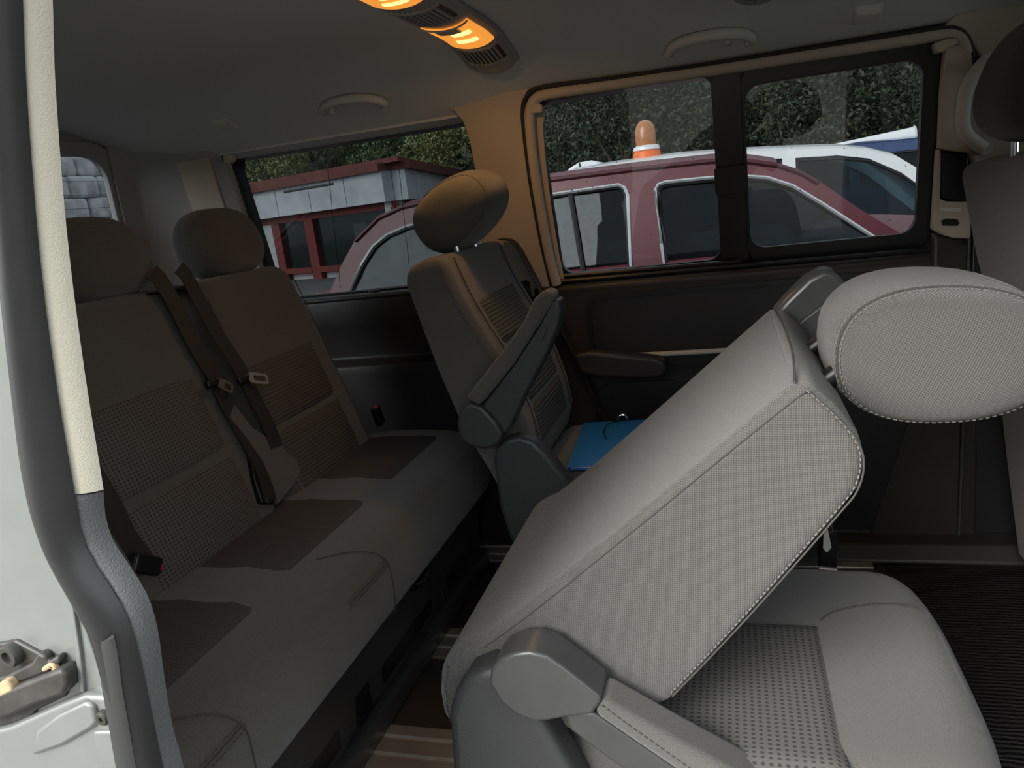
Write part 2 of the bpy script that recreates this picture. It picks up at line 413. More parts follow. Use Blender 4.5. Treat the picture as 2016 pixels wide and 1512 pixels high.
def hr_ring(c, a, b, tilt, hw, sc, side=-1, p=3.2, egg=.12, lift=.0008, n=80):
    out = []; t = (1-sc**p)**(1/p)
    for k in range(n+1):
        th = 2*pi*k/n; x = abs(cos(th))**.85*(1 if cos(th) > 0 else -1); z = abs(sin(th))**.85*(1 if sin(th) > 0 else -1)
        z *= 1-egg*x; x *= a*sc*1.003; z *= b*sc*1.003
        out.append(V((c[0]+x*cos(tilt)-z*sin(tilt), c[1]+side*(hw*t+lift), c[2]+x*sin(tilt)+z*cos(tilt))))
    return out

# ================================================================== THE SETTING: outside ground, van body
GZ = -0.47
struct(G().box((-60, -40, GZ-.3), (60, 90, GZ)).mk('ground', 'asphalt', None, False), 'dark asphalt yard around the van')
struct(G().box((-14, -16, GZ), (12, -.75, GZ+.04)).mk('pavement', 'concrete', None, False), 'pale concrete apron on the open door side')

fn = thing('sky_blocker', 'dark plank screen added out of view to block low sky', 'light blocker', (0, -6.5, GZ))  # unseen plank screen, added to cut low sky light entering the door
for i in range(64):
    rbox('plank', (-9.6+i*.3, -6.5+(.012 if i % 2 else 0), GZ+1.42), (.285, .03, 2.8), .008, 'blocker_wood', fn, None, None, 1, 1)
for z_ in (.5, 2.3): rbox('blocker_rail', (0, -6.56, GZ+z_), (19.2, .07, .09), .01, 'blocker_wood', fn, None, None, 1, 1)
# floor
struct(G().box((-1.72, -.02, -.10), (2.28, 1.66, 0.0)).mk('floor', 'floor', None, False), 'dark brown van floor between the seat rails')
def railprofile(y0):
    # channel: pale flat, slot, pale flat, slot, pale flat
    return [(0, 0), (0, .007), (.026, .007), (.028, .002), (.040, .002), (.042, .007), (.074, .007), (.076, .002), (.088, .002), (.090, .007), (.118, .007), (.118, 0)]
for i, y0 in enumerate((.175, .655, 1.005, 1.475)):
    pr = railprofile(y0); secs = [[V((x, y0+a, b+.0002)) for a, b in pr] for x in (-1.64, .30)]
    v, f = loft(secs); o = mk('trim_%d' % (i+1), v, f, 'alu', None, False); struct(o, 'ribbed metal seat rail set in the van floor'); bev(o, .001, 2)
# rubber mat at the front
v, f = roundbox((1.15, 1.36, .012), .006, 2, 2, None, None, (.90, .80, .0065))
setp(mk('rubber_mat', v, f, 'mat_rubber'), 'black wavy-ribbed rubber mat on the floor in front of the seats', 'mat')

# ceiling
xs = [-1.72+4.0*i/64 for i in range(65)]; ys = [-.04+1.70*j/48 for j in range(49)]
v = [(x, y, zc(x, y)) for x in xs for y in ys]; n = len(v); v += [(x, y, zc(x, y)+.07) for x in xs for y in ys]; f = []
for i in range(64):
    for j in range(48):
        a = i*49+j; f += [(a, a+1, a+50, a+49), (a+n, a+49+n, a+50+n, a+1+n)]
for i in range(64): a = i*49; f += [(a, a+49, a+49+n, a+n), (a+48, a+48+n, a+97+n, a+97)]
for j in range(48): a = j; f += [(a, a+n, a+1+n, a+1)]; a = 64*49+j; f += [(a, a+1, a+1+n, a+n)]
struct(mk('ceiling', v, f, 'headliner'), 'grey cloth headliner of the van')

# far body side: one shell with the two window openings
W1 = rrect(-.482, .462, .772, 1.250, .05); W2 = rrect(-1.372, -.622, .792, 1.232, .05)
WFD = rrect(1.05, 2.05, .80, 1.20, .06)
def wf(off): return lambda x, z: V((x, wy(z)-off, z))
def belt(pts):                                    # adds points on long edges so the lean above the belt is followed
    return pts
def wall_mesh(x0, x1, z0, z1, holes, off0, off1):
    outer = [(x0, z0), (x1, z0), (x1, .75), (x1, z1), (x0, z1), (x0, .75)]
    return plate(outer, holes, wf(off0), wf(off1))
v, f = wall_mesh(-1.74, 2.28, .745, 1.32, [W1, W2, WFD], 0, -.09); wall_far = mk('wall_far', v, f, 'plastic_wall', None, False)
struct(wall_far, 'dark far inner side of the van')
low = G().box((-1.74, 1.62, -.1), (2.28, 1.71, .7452)); lo = low.mk('lower_side_panel', 'plastic_wall', wall_far, False)
# rear side lower trim: ledges
pr = [(1.62, .785), (1.585, .790), (1.578, .770), (1.585, .70), (1.600, .62), (1.600, .60), (1.56, .585), (1.555, .56), (1.565, .02), (1.62, .02)]
v, f = loft([[V((x, a, b)) for a, b in pr] for x in (-1.66, -.535)]); o = mk('rear_side_panel', v, f, 'plastic_wall', wall_far); bev(o, .006, 2)
v, f = loft([[V((x, 1.586+cos(q)*.012, .786+sin(q)*.009)) for q in [2*pi*k/10 for k in range(10)]] for x in (-1.37, -.60)])
mk('window_ledge', v, f, 'plastic_grey', wall_far)
# centre side panel (door card)
pr = [(1.62, .765), (1.592, .768), (1.586, .755), (1.588, .74), (1.590, .40), (1.585, .05), (1.57, .03), (1.62, .02)]
v, f = loft([[V((x, a, b)) for a, b in pr] for x in (-.525, .555)]); dc = mk('door_card', v, f, 'plastic_brown', wall_far); bev(dc, .008, 2)
rp = rrect(-.372, .47, .53, .722, .03)
fr = plate(rrect(-.384, .482, .518, .734, .034), [rp], lambda x, z: V((x, 1.5795, z)), lambda x, z: V((x, 1.60, z))); mk('recess_border', *fr, 'plastic_black', wall_far)
fr = plate(rp, [], lambda x, z: V((x, 1.5860, z)), lambda x, z: V((x, 1.60, z))); mk('recess_panel', *fr, 'plastic_dark', wall_far)
v, f = tubegeo([(-.372, 1.572, .566), (.47, 1.572, .562)], .007, 10, rz=.007); mk('trim_strip', v, f, 'plastic_handle', wall_far)
fr = plate(rrect(-.384, .482, .06, .49, .05), [], lambda x, z: V((x, 1.583, z)), lambda x, z: V((x, 1.60, z))); o = mk('lower_recess_panel', *fr, 'plastic_dark', wall_far); bev(o, .004, 2)
# sill kick strip at the floor
v, f = loft([[V((x, a, b)) for a, b in [(1.62, .002), (1.50, .002), (1.50, .012), (1.53, .045), (1.57, .05), (1.62, .05)]] for x in (.02, 1.3)])
o = mk('kick_strip', v, f, 'plastic_brown', wall_far); bev(o, .004, 2)

# ---------------- window_1: sliding window in the far side
P1 = rrect(-.452, -.028, .792, 1.234, .035); P2 = rrect(.034, .428, .806, 1.202, .035)
w1 = thing('window_1', None, None, (0, 1.60, .772)); w1['kind'] = 'structure'; w1['label'] = 'sliding side window beside the far captain seat'
v, f = plate(rrect(-.486, .466, .768, 1.254, .05), [P1, P2], wf(-.030), wf(-.055)); mk('window_frame', v, f, 'plastic_black', w1, False)
for nm, P in (('pane', P1), ('pane', P2)):
    v, f = plate([(p[0]*1.0, p[1]) for p in P], [], wf(-.040), wf(-.044)); mk(nm, v, f, 'tint', w1, False)
v, f = plate(rrect(-.030, .036, .785, 1.240, .004), [], wf(-.012), wf(-.03)); o = mk('sliding_divider', v, f, 'plastic_black', w1, False); bev(o, .006, 2)
v, f = plate(rrect(-.034, .042, .955, 1.02, .006), [], wf(.0), wf(-.012)); o = mk('latch', v, f, 'plastic_black', w1, False); bev(o, .004, 2)
# sliding pane border (thick black frame of the front pane)
v, f = plate(rrect(.036, .462, .775, 1.240, .04), [rrect(.044, .420, .814, 1.196, .038)], wf(-.015), wf(-.04)); o = mk('sliding_frame', v, f, 'plastic_black', w1, False); bev(o, .006, 2)
g = G()
g.tube([(-.44, wy(.79)-.004, .790), (.02, wy(.785)-.004, .785)], .006, 8); g.tube([(-.45, wy(.78)-.012, .777), (.45, wy(.78)-.012, .772)], .006, 8)
g.mk('guide_rail', 'rubber', w1)
# raindrops on the panes
g = G(); random.seed(3)
for i in range(130):
    P = random.choice([(-.44, -.04), (.05, .41), (.05, .41)]); x = random.uniform(*P); z = random.uniform(.83, 1.17); r = random.uniform(.0006, .0016)
    c = V((x, wy(z)+.0448, z)); vv = [c+V((r*cos(k*pi/3), .0006, r*1.3*sin(k*pi/3))) for k in range(6)]+[c+V((0, .0016, 0))]
    g.add(vv, [(k, (k+1) % 6, 6) for k in range(6)])
g.mk('raindrops', 'chrome', w1, True, 'stuff')

# ---------------- window_2: fixed rear window of the far side
w2 = thing('window_2', None, None, (-1.0, 1.60, .79)); w2['kind'] = 'structure'; w2['label'] = 'rear side window behind the bench'
P = rrect(-1.369, -.632, .798, 1.230, .04)
v, f = plate(rrect(-1.376, -.618, .788, 1.238, .05), [P], wf(-.03), wf(-.055)); mk('window_frame', v, f, 'plastic_black', w2, False)
v, f = plate(P, [], wf(-.040), wf(-.044)); mk('pane', v, f, 'tint_rear', w2, False)
g = G()
for px in (782, 640): 
    a = W(px-8, 330); b = W(px+18, 570); g.tube([a+V((0, .0385, 0)), b+V((0, .0385, 0))], .0008, 5)
g.mk('antenna_wire', 'plastic_black', w2)
o = rbox('catch', W(738, 576)+V((0, -.004, .004)), (.032, .02, .012), .005, 'plastic_black', w2)

# ---------------- pillar trims on the far side
def wtrim(name, pxs, off0, off1, mat, bevel=.008, label=None, par=None, smooth=True):
    pts = [(p.x, p.z) for p in (W(a, b, off0) for a, b in pxs)]
    v, f = plate(pts, [], wf(off0), wf(off1)); o = mk(name, v, f, mat, par, smooth); bev(o, bevel, 3)
    return o
t5 = wtrim('trim_5', [(865, 207), (900, 196), (975, 184), (1045, 172), (1062, 172), (1040, 186), (1029, 215), (1032, 270), (1050, 380), (1070, 470), (1092, 548), (1075, 575), (1030, 590), (950, 590), (945, 420), (936, 340), (925, 280), (912, 240), (893, 217), (872, 213)], .022, 0.0, 'beige')
struct(t5, 'beige trim of the pillar between the two far windows')
# beige border tube of window_1
pth = []
for a, b in [(1096, 560), (1080, 500), (1062, 400), (1050, 320), (1043, 250), (1044, 215), (1056, 194), (1085, 184), (1200, 167), (1400, 138), (1600, 107), (1750, 84), (1850, 68), (1878, 68), (1895, 80), (1903, 105)]:
    pth.append(W(a, b, .022))
t6 = mk('trim_6', *tubegeo(catmull(pth, 4), .0135, 12), 'beige'); struct(t6, 'rounded beige border around the far sliding window')
inner = [W(a, b, .004) for a, b in [(1102, 555), (1090, 500), (1074, 400), (1064, 320), (1058, 250), (1062, 218)]]
v, f = ribbon(inner, .028, .006, (1, 0, 0)); mk('pillar_reveal', v, f, 'beige', t6)
pth = [W(a, b, .026) for a, b in [(1085, 560), (1064, 470), (1046, 370), (1034, 280), (1029, 220), (1036, 192), (1062, 173), (1200, 155), (1400, 126), (1600, 95), (1750, 72), (1850, 57), (1885, 58), (1905, 75), (1915, 105), (1916, 135)]]
mk('seal', *tubegeo(catmull(pth, 4), .0055, 8), 'rubber_dull', t6)
v, f = plate([(-1.66, 1.226), (-.60, 1.226), (-.60, 1.31), (-1.66, 1.31)], [], wf(.003), wf(-.02)); mk('window_header', v, f, 'headliner', wall_far, False)
# clips for the window blind
def clip(pxs, off, par, mat='beige'):
    pts = [(p.x, p.z) for p in (W(a, b, off) for a, b in pxs)]
    v, f = plate(pts, [], wf(off), wf(off-.025)); o = mk('blind_hook', v, f, mat, par); bev(o, .003, 2); return o
clip([(1838, 85), (1862, 76), (1884, 76), (1888, 86), (1868, 92), (1862, 100), (1842, 104)], .045, t6)
clip([(1042, 205), (1062, 203), (1068, 210), (1066, 222), (1046, 224)], .035, t6)
# B pillar
tb = wtrim('trim_7', [(1858, 82), (1905, 90), (1925, 118), (1960, 120), (2060, 60), (2200, 40), (2200, 520), (2000, 520), (1905, 300), (1852, 296), (1855, 200)], .012, -.01, 'beige')
struct(tb, 'beige trim of the pillar behind the driver seat')
wtrim('upper_pillar_cover', [(1862, 92), (1892, 88), (1912, 100), (1918, 140), (1908, 220), (1914, 300), (1886, 299), (1850, 292), (1854, 190)], .032, .0, 'beige', .012, par=tb)
wtrim('belt_slot', [(1853, 298), (1906, 304), (1908, 400), (1852, 392)], .016, .0, 'plastic_black', .003, par=tb)
wtrim('belt_slot_frame', [(1846, 292), (1853, 296), (1851, 392), (1866, 397), (1912, 397), (1912, 470), (1880, 470), (1852, 462), (1836, 452), (1840, 390)], .030, .0, 'beige', .005, par=tb)
wtrim('finger_slot', [(1853, 435), (1862, 430), (1886, 432), (1890, 440), (1884, 445), (1856, 444)], .033, .028, 'plastic_black', .002, par=tb)
wtrim('slot_lip', [(1848, 408), (1895, 410), (1893, 418), (1850, 416)], .034, .028, 'plastic_handle', .003, par=tb)
wtrim('lower_pillar_cover', [(1838, 456), (1852, 465), (1880, 473), (1906, 473), (1896, 760), (1885, 1090), (1700, 1090), (1830, 700)], .040, .0, 'plastic_brown', .01, par=tb)
o = wtrim('pillar_edge_strip', [(1906, 470), (1912, 470), (1902, 800), (1890, 1085), (1884, 1085), (1896, 800)], .046, .02, 'plastic_grey', .002, par=tb)
wtrim('front_pillar_panel', [(1915, 470), (2100, 470), (2100, 1120), (1893, 1090), (1905, 800)], .03, .0, 'plastic_dark', .004, par=tb)
# headliner flare over the B pillar
wtrim('roof_flare', [(1858, 52), (1880, 30), (1920, 20), (2016, 8), (2150, -8), (2150, 110), (2010, 70), (1935, 120), (1922, 95), (1900, 68)], .02, -.005, 'beige', .01, par=tb)

# D pillar and rear wall with tailgate window
RX = -1.66
def rf(x): return lambda y, z: V((x, y, z))
WT = rrect(.22, 1.46, .70, 1.275, .09)
v, f = plate([(-.02, -.1), (1.66, -.1), (1.66, 1.33), (-.02, 1.33)], [WT], rf(RX), rf(RX-.03)); wr = mk('wall_rear', v, f, 'pillar_grey', None, False)
struct(wr, 'inner side of the tailgate behind the bench')
v, f = plate(rrect(.20, 1.435, .69, 1.295, .085), [rrect(.265, 1.385, .745, 1.255, .065)], rf(RX+.012), rf(RX-.004)); o = mk('window_surround', v, f, 'pillar_grey', wr); bev(o, .008, 2)
w3 = thing('window_3', None, None, (RX, .8, .74)); w3['kind'] = 'structure'; w3['label'] = 'tailgate window with heater wires'
v, f = plate(rrect(.20, 1.50, .69, 1.30, .07), [rrect(.265, 1.425, .745, 1.262, .06)], rf(RX-.031), rf(RX-.045)); mk('window_frame', v, f, 'plastic_black', w3, False)
v, f = plate(rrect(.255, 1.435, .735, 1.27, .06), [], rf(RX-.038), rf(RX-.042)); mk('pane', v, f, 'tint', w3, False)
for k in range(12):
    z = .80+k*.036; g = G().box((RX-.0375, .29, z-.0005), (RX-.0365, 1.42, z+.0005)); g.mk('heater_wire', 'plastic_black', w3, False)
# corner pillar between tailgate and rear side window (curved in plan)
secs = []
for z, dx in ((.30, 0), (.75, 0), (1.0, .0), (1.20, .0), (1.285, .01)):
    y = wy(z)
    secs.append([V((RX+.02, 1.40, z)), V((RX+.035, 1.45-.0, z)), V((RX+.06, 1.45+(y-.055-1.45)*.5, z)), V((RX+.11, y-.050, z)), V((RX+.17, y-.03, z)), V((RX+.255, y-.022, z)), V((RX+.272, y-.016, z)), V((RX+.30, y+.015, z)), V((RX-.02, y+.03, z)), V((RX-.02, 1.40, z))])
v, f = loft(secs); t8 = mk('trim_8', v, f, 'pillar_grey'); struct(t8, 'grey trim of the rear corner pillar')
secs = [[V((RX+.150, wy(z)-.0345, z)), V((RX+.262, wy(z)-.0262, z)), V((RX+.262, wy(z)-.018, z)), V((RX+.150, wy(z)-.026, z))] for z in (.82, 1.0, 1.15, 1.225)]
v, f = loft(secs); o = mk('pillar_inset', v, f, 'beige', t8); bev(o, .003, 2)
secs = [[V((RX+.264, wy(z)-.0215, z)), V((RX+.300, wy(z)-.010, z)), V((RX+.300, wy(z)+.0, z)), V((RX+.264, wy(z)-.01, z))] for z in (.80, 1.0, 1.21)]
v, f = loft(secs); mk('pillar_edge', v, f, 'pillar_grey', t8)
clip([(438, 306), (452, 304), (456, 314), (450, 322), (440, 320)], .045, t8)

# near side: rear quarter (behind the door frame), header, front quarter; all with openings for daylight
v, f = plate([(-1.74, -.1), (-.505, -.1), (-.505, 1.30), (-1.74, 1.30)], [rrect(-1.36, -.62, .80, 1.20, .05)], lambda x, z: V((x, .03, z)), lambda x, z: V((x, .0, z)))
wn = mk('wall_near', v, f, 'plastic_wall', None, False); struct(wn, 'near rear quarter of the van side')
w4 = thing('window_4', None, None, (-1, 0, .8)); w4['kind'] = 'structure'; w4['label'] = 'near rear quarter window'
v, f = plate(rrect(-1.37, -.61, .79, 1.21, .05), [], lambda x, z: V((x, .006, z)), lambda x, z: V((x, .002, z))); mk('pane', v, f, 'tint_rear', w4, False)
g = G().box((-.47, -.06, 1.225), (2.28, .05, 1.32)); o = g.mk('door_header', 'beige', wn, False); bev(o, .02, 3)
g = G().box((.50, -.06, -.1), (2.28, .02, .80)); o = g.mk('front_quarter_panel', 'plastic_wall', wn, False)
g = G().box((.50, -.05, .79), (.74, .03, 1.24)); o = g.mk('front_pillar', 'beige', wn, False); bev(o, .015, 3)
g = G().box((-.47, -.10, -.30), (.50, .02, -.06)); o = g.mk('door_sill', 'plastic_dark', wn, False); bev(o, .01, 2)
g = G().box((.74, -.012, .79), (1.0, .03, 1.24)); g.mk('front_door_pillar', 'plastic_wall', wn, False)
for P_, yy in ((rrect(1.0, 2.2, .80, 1.23, .04), -.005),):
    v, f = plate(P_, [], lambda x, z: V((x, yy, z)), lambda x, z: V((x, yy+.004, z))); mk('front_door_glass', v, f, 'clear', wn, False)
v, f = plate(WFD, [], wf(-.04), wf(-.044)); mk('front_door_glass', v, f, 'clear', wall_far, False)
# bulkhead below the windscreen
struct(G().box((2.20, -.02, -.1), (2.30, 1.66, .86)).mk('wall_front', 'plastic_wall', None, False), 'dark bulkhead below the windscreen')

w5 = thing('window_5', None, None, (2.25, .8, .9)); w5['kind'] = 'structure'; w5['label'] = 'windscreen at the front of the van'
mk('pane', [(2.28, -.02, .86), (2.28, 1.66, .86), (2.27, 1.66, 1.33), (2.27, -.02, 1.33)], [(0, 1, 2, 3)], 'clear', w5, False)
# ---------------- door frame on the near side (close to the camera)
def strip(name, Lp, Rp, yl, yr, bulge, depth, mat, parent=None, n=60, m=10, bend=None):
    Lq = resample([onY(a, b, yl) for a, b in Lp], n); Rq = resample([onY(a, b, yr) for a, b in Rp], n); secs = []
    Lq = resample(catmull([onY(a, b, yl) for a, b in Lp], 6), n); Rq = resample(catmull([onY(a, b, yr) for a, b in Rp], 6), n)
    for p, q in zip(Lq, Rq):
        s = []
        for k in range(m+1):
            t = k/m; c = p.lerp(q, t); s.append(c+V((0, -bulge*sin(pi*t)**.7, 0)))
        s += [q+V((-depth*1.25, depth, 0)), p+V((-depth*.6, depth, 0))]; secs.append(s)
    v, f = loft(secs); return mk(name, v, f, mat, parent)
d1 = thing('door_1', None, None, (-.45, -.02, 0)); d1['kind'] = 'structure'; d1['label'] = 'open sliding door frame of the van'
strip('cream_trim', [(38, -280), (40, -100), (43, 0), (52, 200), (76, 500), (108, 750), (145, 972)], [(97, -280), (100, -100), (104, 0), (110, 180), (132, 460), (165, 720), (204, 964)], -.020, -.008, .003, .035, 'cream', d1, bend=1)
strip('lower_trim', [(146, 972), (150, 1010), (162, 1060), (190, 1115), (228, 1170), (258, 1235), (280, 1320), (300, 1420), (318, 1512), (350, 1700), (400, 2100)],
      [(204, 967), (207, 1010), (222, 1062), (258, 1118), (292, 1175), (311, 1240), (322, 1320), (338, 1420), (362, 1512), (405, 1700), (470, 2100)], -.020, -.006, .005, .035, 'trim_lower', d1)
strip('door_seal', [(-42, -280), (-30, -100), (-22, 0), (-12, 200), (4, 500), (30, 750), (56, 950), (92, 1070), (140, 1160), (180, 1240), (205, 1330), (228, 1420), (245, 1512), (290, 1700), (350, 2100)],
      [(40, -280), (42, -100), (45, 0), (54, 200), (78, 500), (110, 750), (148, 975), (164, 1062), (192, 1118), (230, 1174), (260, 1238), (283, 1322), (303, 1422), (322, 1515), (354, 1700), (404, 2100)], -.026, -.022, .014, .03, 'rubber', d1)
strip('seal_lip', [(-46, -280), (-34, -100), (-27, 0), (-18, 200), (-3, 500), (22, 750), (48, 950), (85, 1080), (140, 1185), (178, 1252), (190, 1275)],
      [(-36, -280), (-20, -100), (-12, 0), (-2, 200), (14, 500), (42, 750), (70, 950), (105, 1070), (160, 1170), (205, 1245), (222, 1262)], -.032, -.034, .004, .02, 'rubber_dull', d1)
strip('seal_flange', [(196, 1262), (192, 1290), (198, 1340), (212, 1420), (228, 1512), (262, 1700), (320, 2100)],
      [(225, 1255), (232, 1290), (240, 1350), (252, 1420), (268, 1512), (300, 1700), (360, 2100)], -.034, -.036, .003, .02, 'rubber_dull', d1)
# silver painted jamb, pressed in steps
def jp(pxs, y): return [((p := onY(a, b, y)).x, p.z) for a, b in pxs]
jy = -.012
o = prismY('painted_jamb', jp([(-25, -400), (-5, 0), (20, 500), (72, 950), (140, 1150), (200, 1330), (245, 1512), (340, 2200), (-200, 2600), (-200, -500)], jy), jy, jy+.008, 'silver', d1, .002)
o = prismY('jamb_step', jp([(-200, 1490), (-60, 1452), (20, 1430), (120, 1385), (165, 1368), (215, 1374), (250, 1512), (340, 2200), (-300, 2300)], jy-.008), jy-.008, jy+.008, 'silver', d1, .004)
o = prismY('jamb_emboss', jp([(112, 1408), (166, 1382), (182, 1392), (190, 1425), (180, 1436), (120, 1470), (60, 1490), (70, 1440)], jy-.012), jy-.012, jy, 'silver', d1, .003)
o = prismY('jamb_pressing', jp([(180, 1440), (225, 1440), (245, 1530), (280, 1800), (230, 1800), (190, 1500)], jy-.011), jy-.011, jy, 'silver', d1, .003)
o = prismY('jamb_ridge', jp([(128, 1150), (134, 1180), (146, 1280), (156, 1362), (165, 1366), (158, 1290), (143, 1190), (133, 1152)], jy-.003), jy-.003, jy+.01, 'silver', d1, .002)
# screw
c = onY(204, 1413, jy-.010)
g = G(); v, f = loft([[c+V((r*cos(2*pi*k/16), d, r*sin(2*pi*k/16))) for k in range(16)] for r, d in ((.0062, .004), (.0062, -.001), (.0045, -.003), (.002, -.003), (.0018, -.001))]); g.add(v, f)
sw = g.mk('screw', 'dirt_metal', d1)
# latch plate on the jamb: a thing of its own
lc = onY(40, 1360, jy)
lp = thing('door_striker', 'grimy black door striker plate bolted to the silver door frame', 'striker', (lc.x, jy, lc.z))
o = prismY('base_plate', jp([(-80, 1290), (-20, 1270), (30, 1261), (70, 1283), (88, 1292), (92, 1302), (112, 1290), (125, 1302), (132, 1352), (128, 1372), (70, 1400), (60, 1415), (-60, 1452), (-120, 1440)], jy-.003), jy-.003, jy+.01, 'dirt_metal', lp, .002)
o = prismY('striker_bar', jp([(-80, 1398), (-20, 1372), (30, 1352), (90, 1328), (116, 1318), (128, 1330), (132, 1352), (124, 1370), (60, 1392), (30, 1408), (-20, 1424), (-90, 1436)], jy-.014), jy-.014, jy, 'dirt_metal', lp, .004)
o = prismY('recess_lip', jp([(-60, 1352), (10, 1332), (60, 1306), (74, 1286), (88, 1293), (92, 1304), (112, 1292), (118, 1306), (90, 1326), (30, 1348), (-60, 1378)], jy-.008), jy-.008, jy, 'dirt_metal', lp, .003)
o = prismY('worn_patch', jp([(78, 1318), (92, 1308), (104, 1308), (112, 1322), (104, 1328), (98, 1318), (84, 1326)], jy-.010), jy-.010, jy-.005, 'rust', lp, .002)
o = prismY('worn_patch', jp([(-4, 1345), (12, 1340), (22, 1352), (24, 1362), (-4, 1375)], jy-.0145), jy-.0145, jy-.005, 'rust', lp, .002)
for (a, b, r) in ((18, 1292, .0095), (22, 1388, .0085)):
    c = onY(a, b, jy-.008)
    v, f = loft([[c+V((q*cos(2*pi*k/20), d, q*sin(2*pi*k/20))) for k in range(20)] for q, d in ((r, .008), (r, .0), (r*.85, -.0025), (r*.5, -.0025), (r*.45, .001), (r*.2, .001))]); mk('bolt', v, f, 'dirt_metal', lp)

# ================================================================== SEATS
# ---------------- rear bench
bn = thing('bench_seat', 'wide dark grey cloth rear bench seat with two headrests', 'seat', (-.95, .80, 0))
Y0, Y1 = .10, 1.50
# plastic base with drawers
bp_ = [(-.735, .012), (-.738, .05), (-.728, .16), (-.735, .255), (-1.30, .255), (-1.30, .012)]
o = prismY('base', bp_, Y0+.02, Y1-.03, 'plastic_base', bn, .006)
for a, b, z0, z1 in ((.22, .66, .055, .165), (.78, 1.12, .055, .165), (1.16, 1.44, .055, .165)):
    v, f = plate(rrect(a, b, z0, z1, .012, 4), [], lambda y, z: V((-.7335, y, z)), lambda y, z: V((-.745, y, z))); o = mk('drawer_front', v, f, 'plastic_base', bn); bev(o, .003, 2)
    v, f = plate(rrect(a+.03, b-.03, z0+.015, z0+.055, .008, 3), [], lambda y, z: V((-.7325, y, z)), lambda y, z: V((-.736, y, z))); mk('pull_recess', v, f, 'plastic_black', o)
v, f = plate(rrect(.695, .755, .055, .195, .008, 3), [], lambda y, z: V((-.7315, y, z)), lambda y, z: V((-.745, y, z))); o = mk('latch_cover', v, f, 'plastic_black', bn); bev(o, .003, 2)
v, f = plate(rrect(.985, 1.075, .175, .225, .02, 4), [], lambda y, z: V((-.722, y, z)), lambda y, z: V((-.74, y, z))); o = mk('release_handle', v, f, 'plastic_black', bn); bev(o, .005, 2)
v, f = tubegeo([(-.716, 1.0, .195), (-.712, 1.03, .190), (-.716, 1.06, .195)], .004, 8); mk('release_lever', v, f, 'plastic_grey', o)
rbox('skirt', (-.725, .80, .028), (.03, 1.32, .055), .01, 'plastic_base', bn)
# cushion: profile swept across the van
prof = [(-1.10, .30), (-1.10, .395), (-1.02, .415), (-.92, .420), (-.82, .418), (-.75, .410), (-.705, .398), (-.678, .378), (-.667, .345), (-.667, .285), (-.672, .250), (-.690, .238), (-.74, .240)]
def cush_secs():
    secs = []
    ys = [0, .004, .012, .025, .045, .08]+[.08+(1.24)*k/24 for k in range(1, 25)]+[1.34, 1.36, 1.375, 1.388, 1.396, 1.4]
    for t in ys:
        y = Y0+t*(Y1-Y0)/1.4; e = min(t, 1.4-t); s = 1 if e > .08 else (1-(1-e/.08)**2.2)
        sec = []
        for x, z in prof: sec.append(V((-.90+(x+.90)*(.86+.14*s), y, .32+(z-.32)*(.80+.20*s))))
        secs.append(sec)
    return secs
v, f = loft(cush_secs()); cu = mk('seat_cushion', v, f, 'fab', bn); sm = cu.modifiers.new('sub', 'SUBSURF'); sm.levels = 1; sm.render_levels = 1
top = list(reversed([p for p in prof[1:8]]))          # front -> rear so the panels face up
def tp(name, y0, y1, x0, x1, mat):
    # arc length along 'top' from its front end
    return drape(name, top, x0, x1, y0, y1, .0018, mat, cu)
tp('seat_insert', .20, .56, .09, .37, 'dots_dark'); tp('seat_insert', .625, .985, .10, .40, 'dots_dark'); tp('seat_insert', 1.06, 1.42, .10, .40, 'dots_dark')
CPL = resample(catmull([V((a, 0, b)) for a, b in [(-.690, .238)]+list(reversed(prof[1:11]))], 6), 400)
def cpt(s, y, lift=.001):
    pl = CPL; k_ = min(397, int(s*399)); p = pl[k_].lerp(pl[k_+1], s*399-k_); t = (pl[min(399, k_+6)]-pl[max(0, k_-6)]).normalized()
    nn = V((t.z, 0, -t.x)); p = p+nn*lift; return V((p.x, y, p.z))
# vertical seams over the cushion front with short double stitching on the ridge
for y in (.335, .80):
    pts = [cpt(.01+.40*k/24, y-(0 if k < 11 else .10*((k-11)/13)**1.6), .0003) for k in range(25)]
    mk('seam', *tubegeo(pts, .0012, 6), 'seam', cu)
    stitches('stitching', [cpt(.21, yy, .001) for yy in [y-.16+.16*k/10 for k in range(11)]], 'thread_dark', cu, .004, .003, .0008, (.7, 0, .7))
    stitches('stitching', [cpt(.232, yy, .001) for yy in [y-.16+.16*k/10 for k in range(11)]], 'thread_dark', cu, .004, .003, .0008, (.7, 0, .7))
    mk('seam', *tubegeo([cpt(.221, yy, .0004) for yy in [y-.16+.16*k/10 for k in range(11)]], .0012, 6), 'seam', cu)
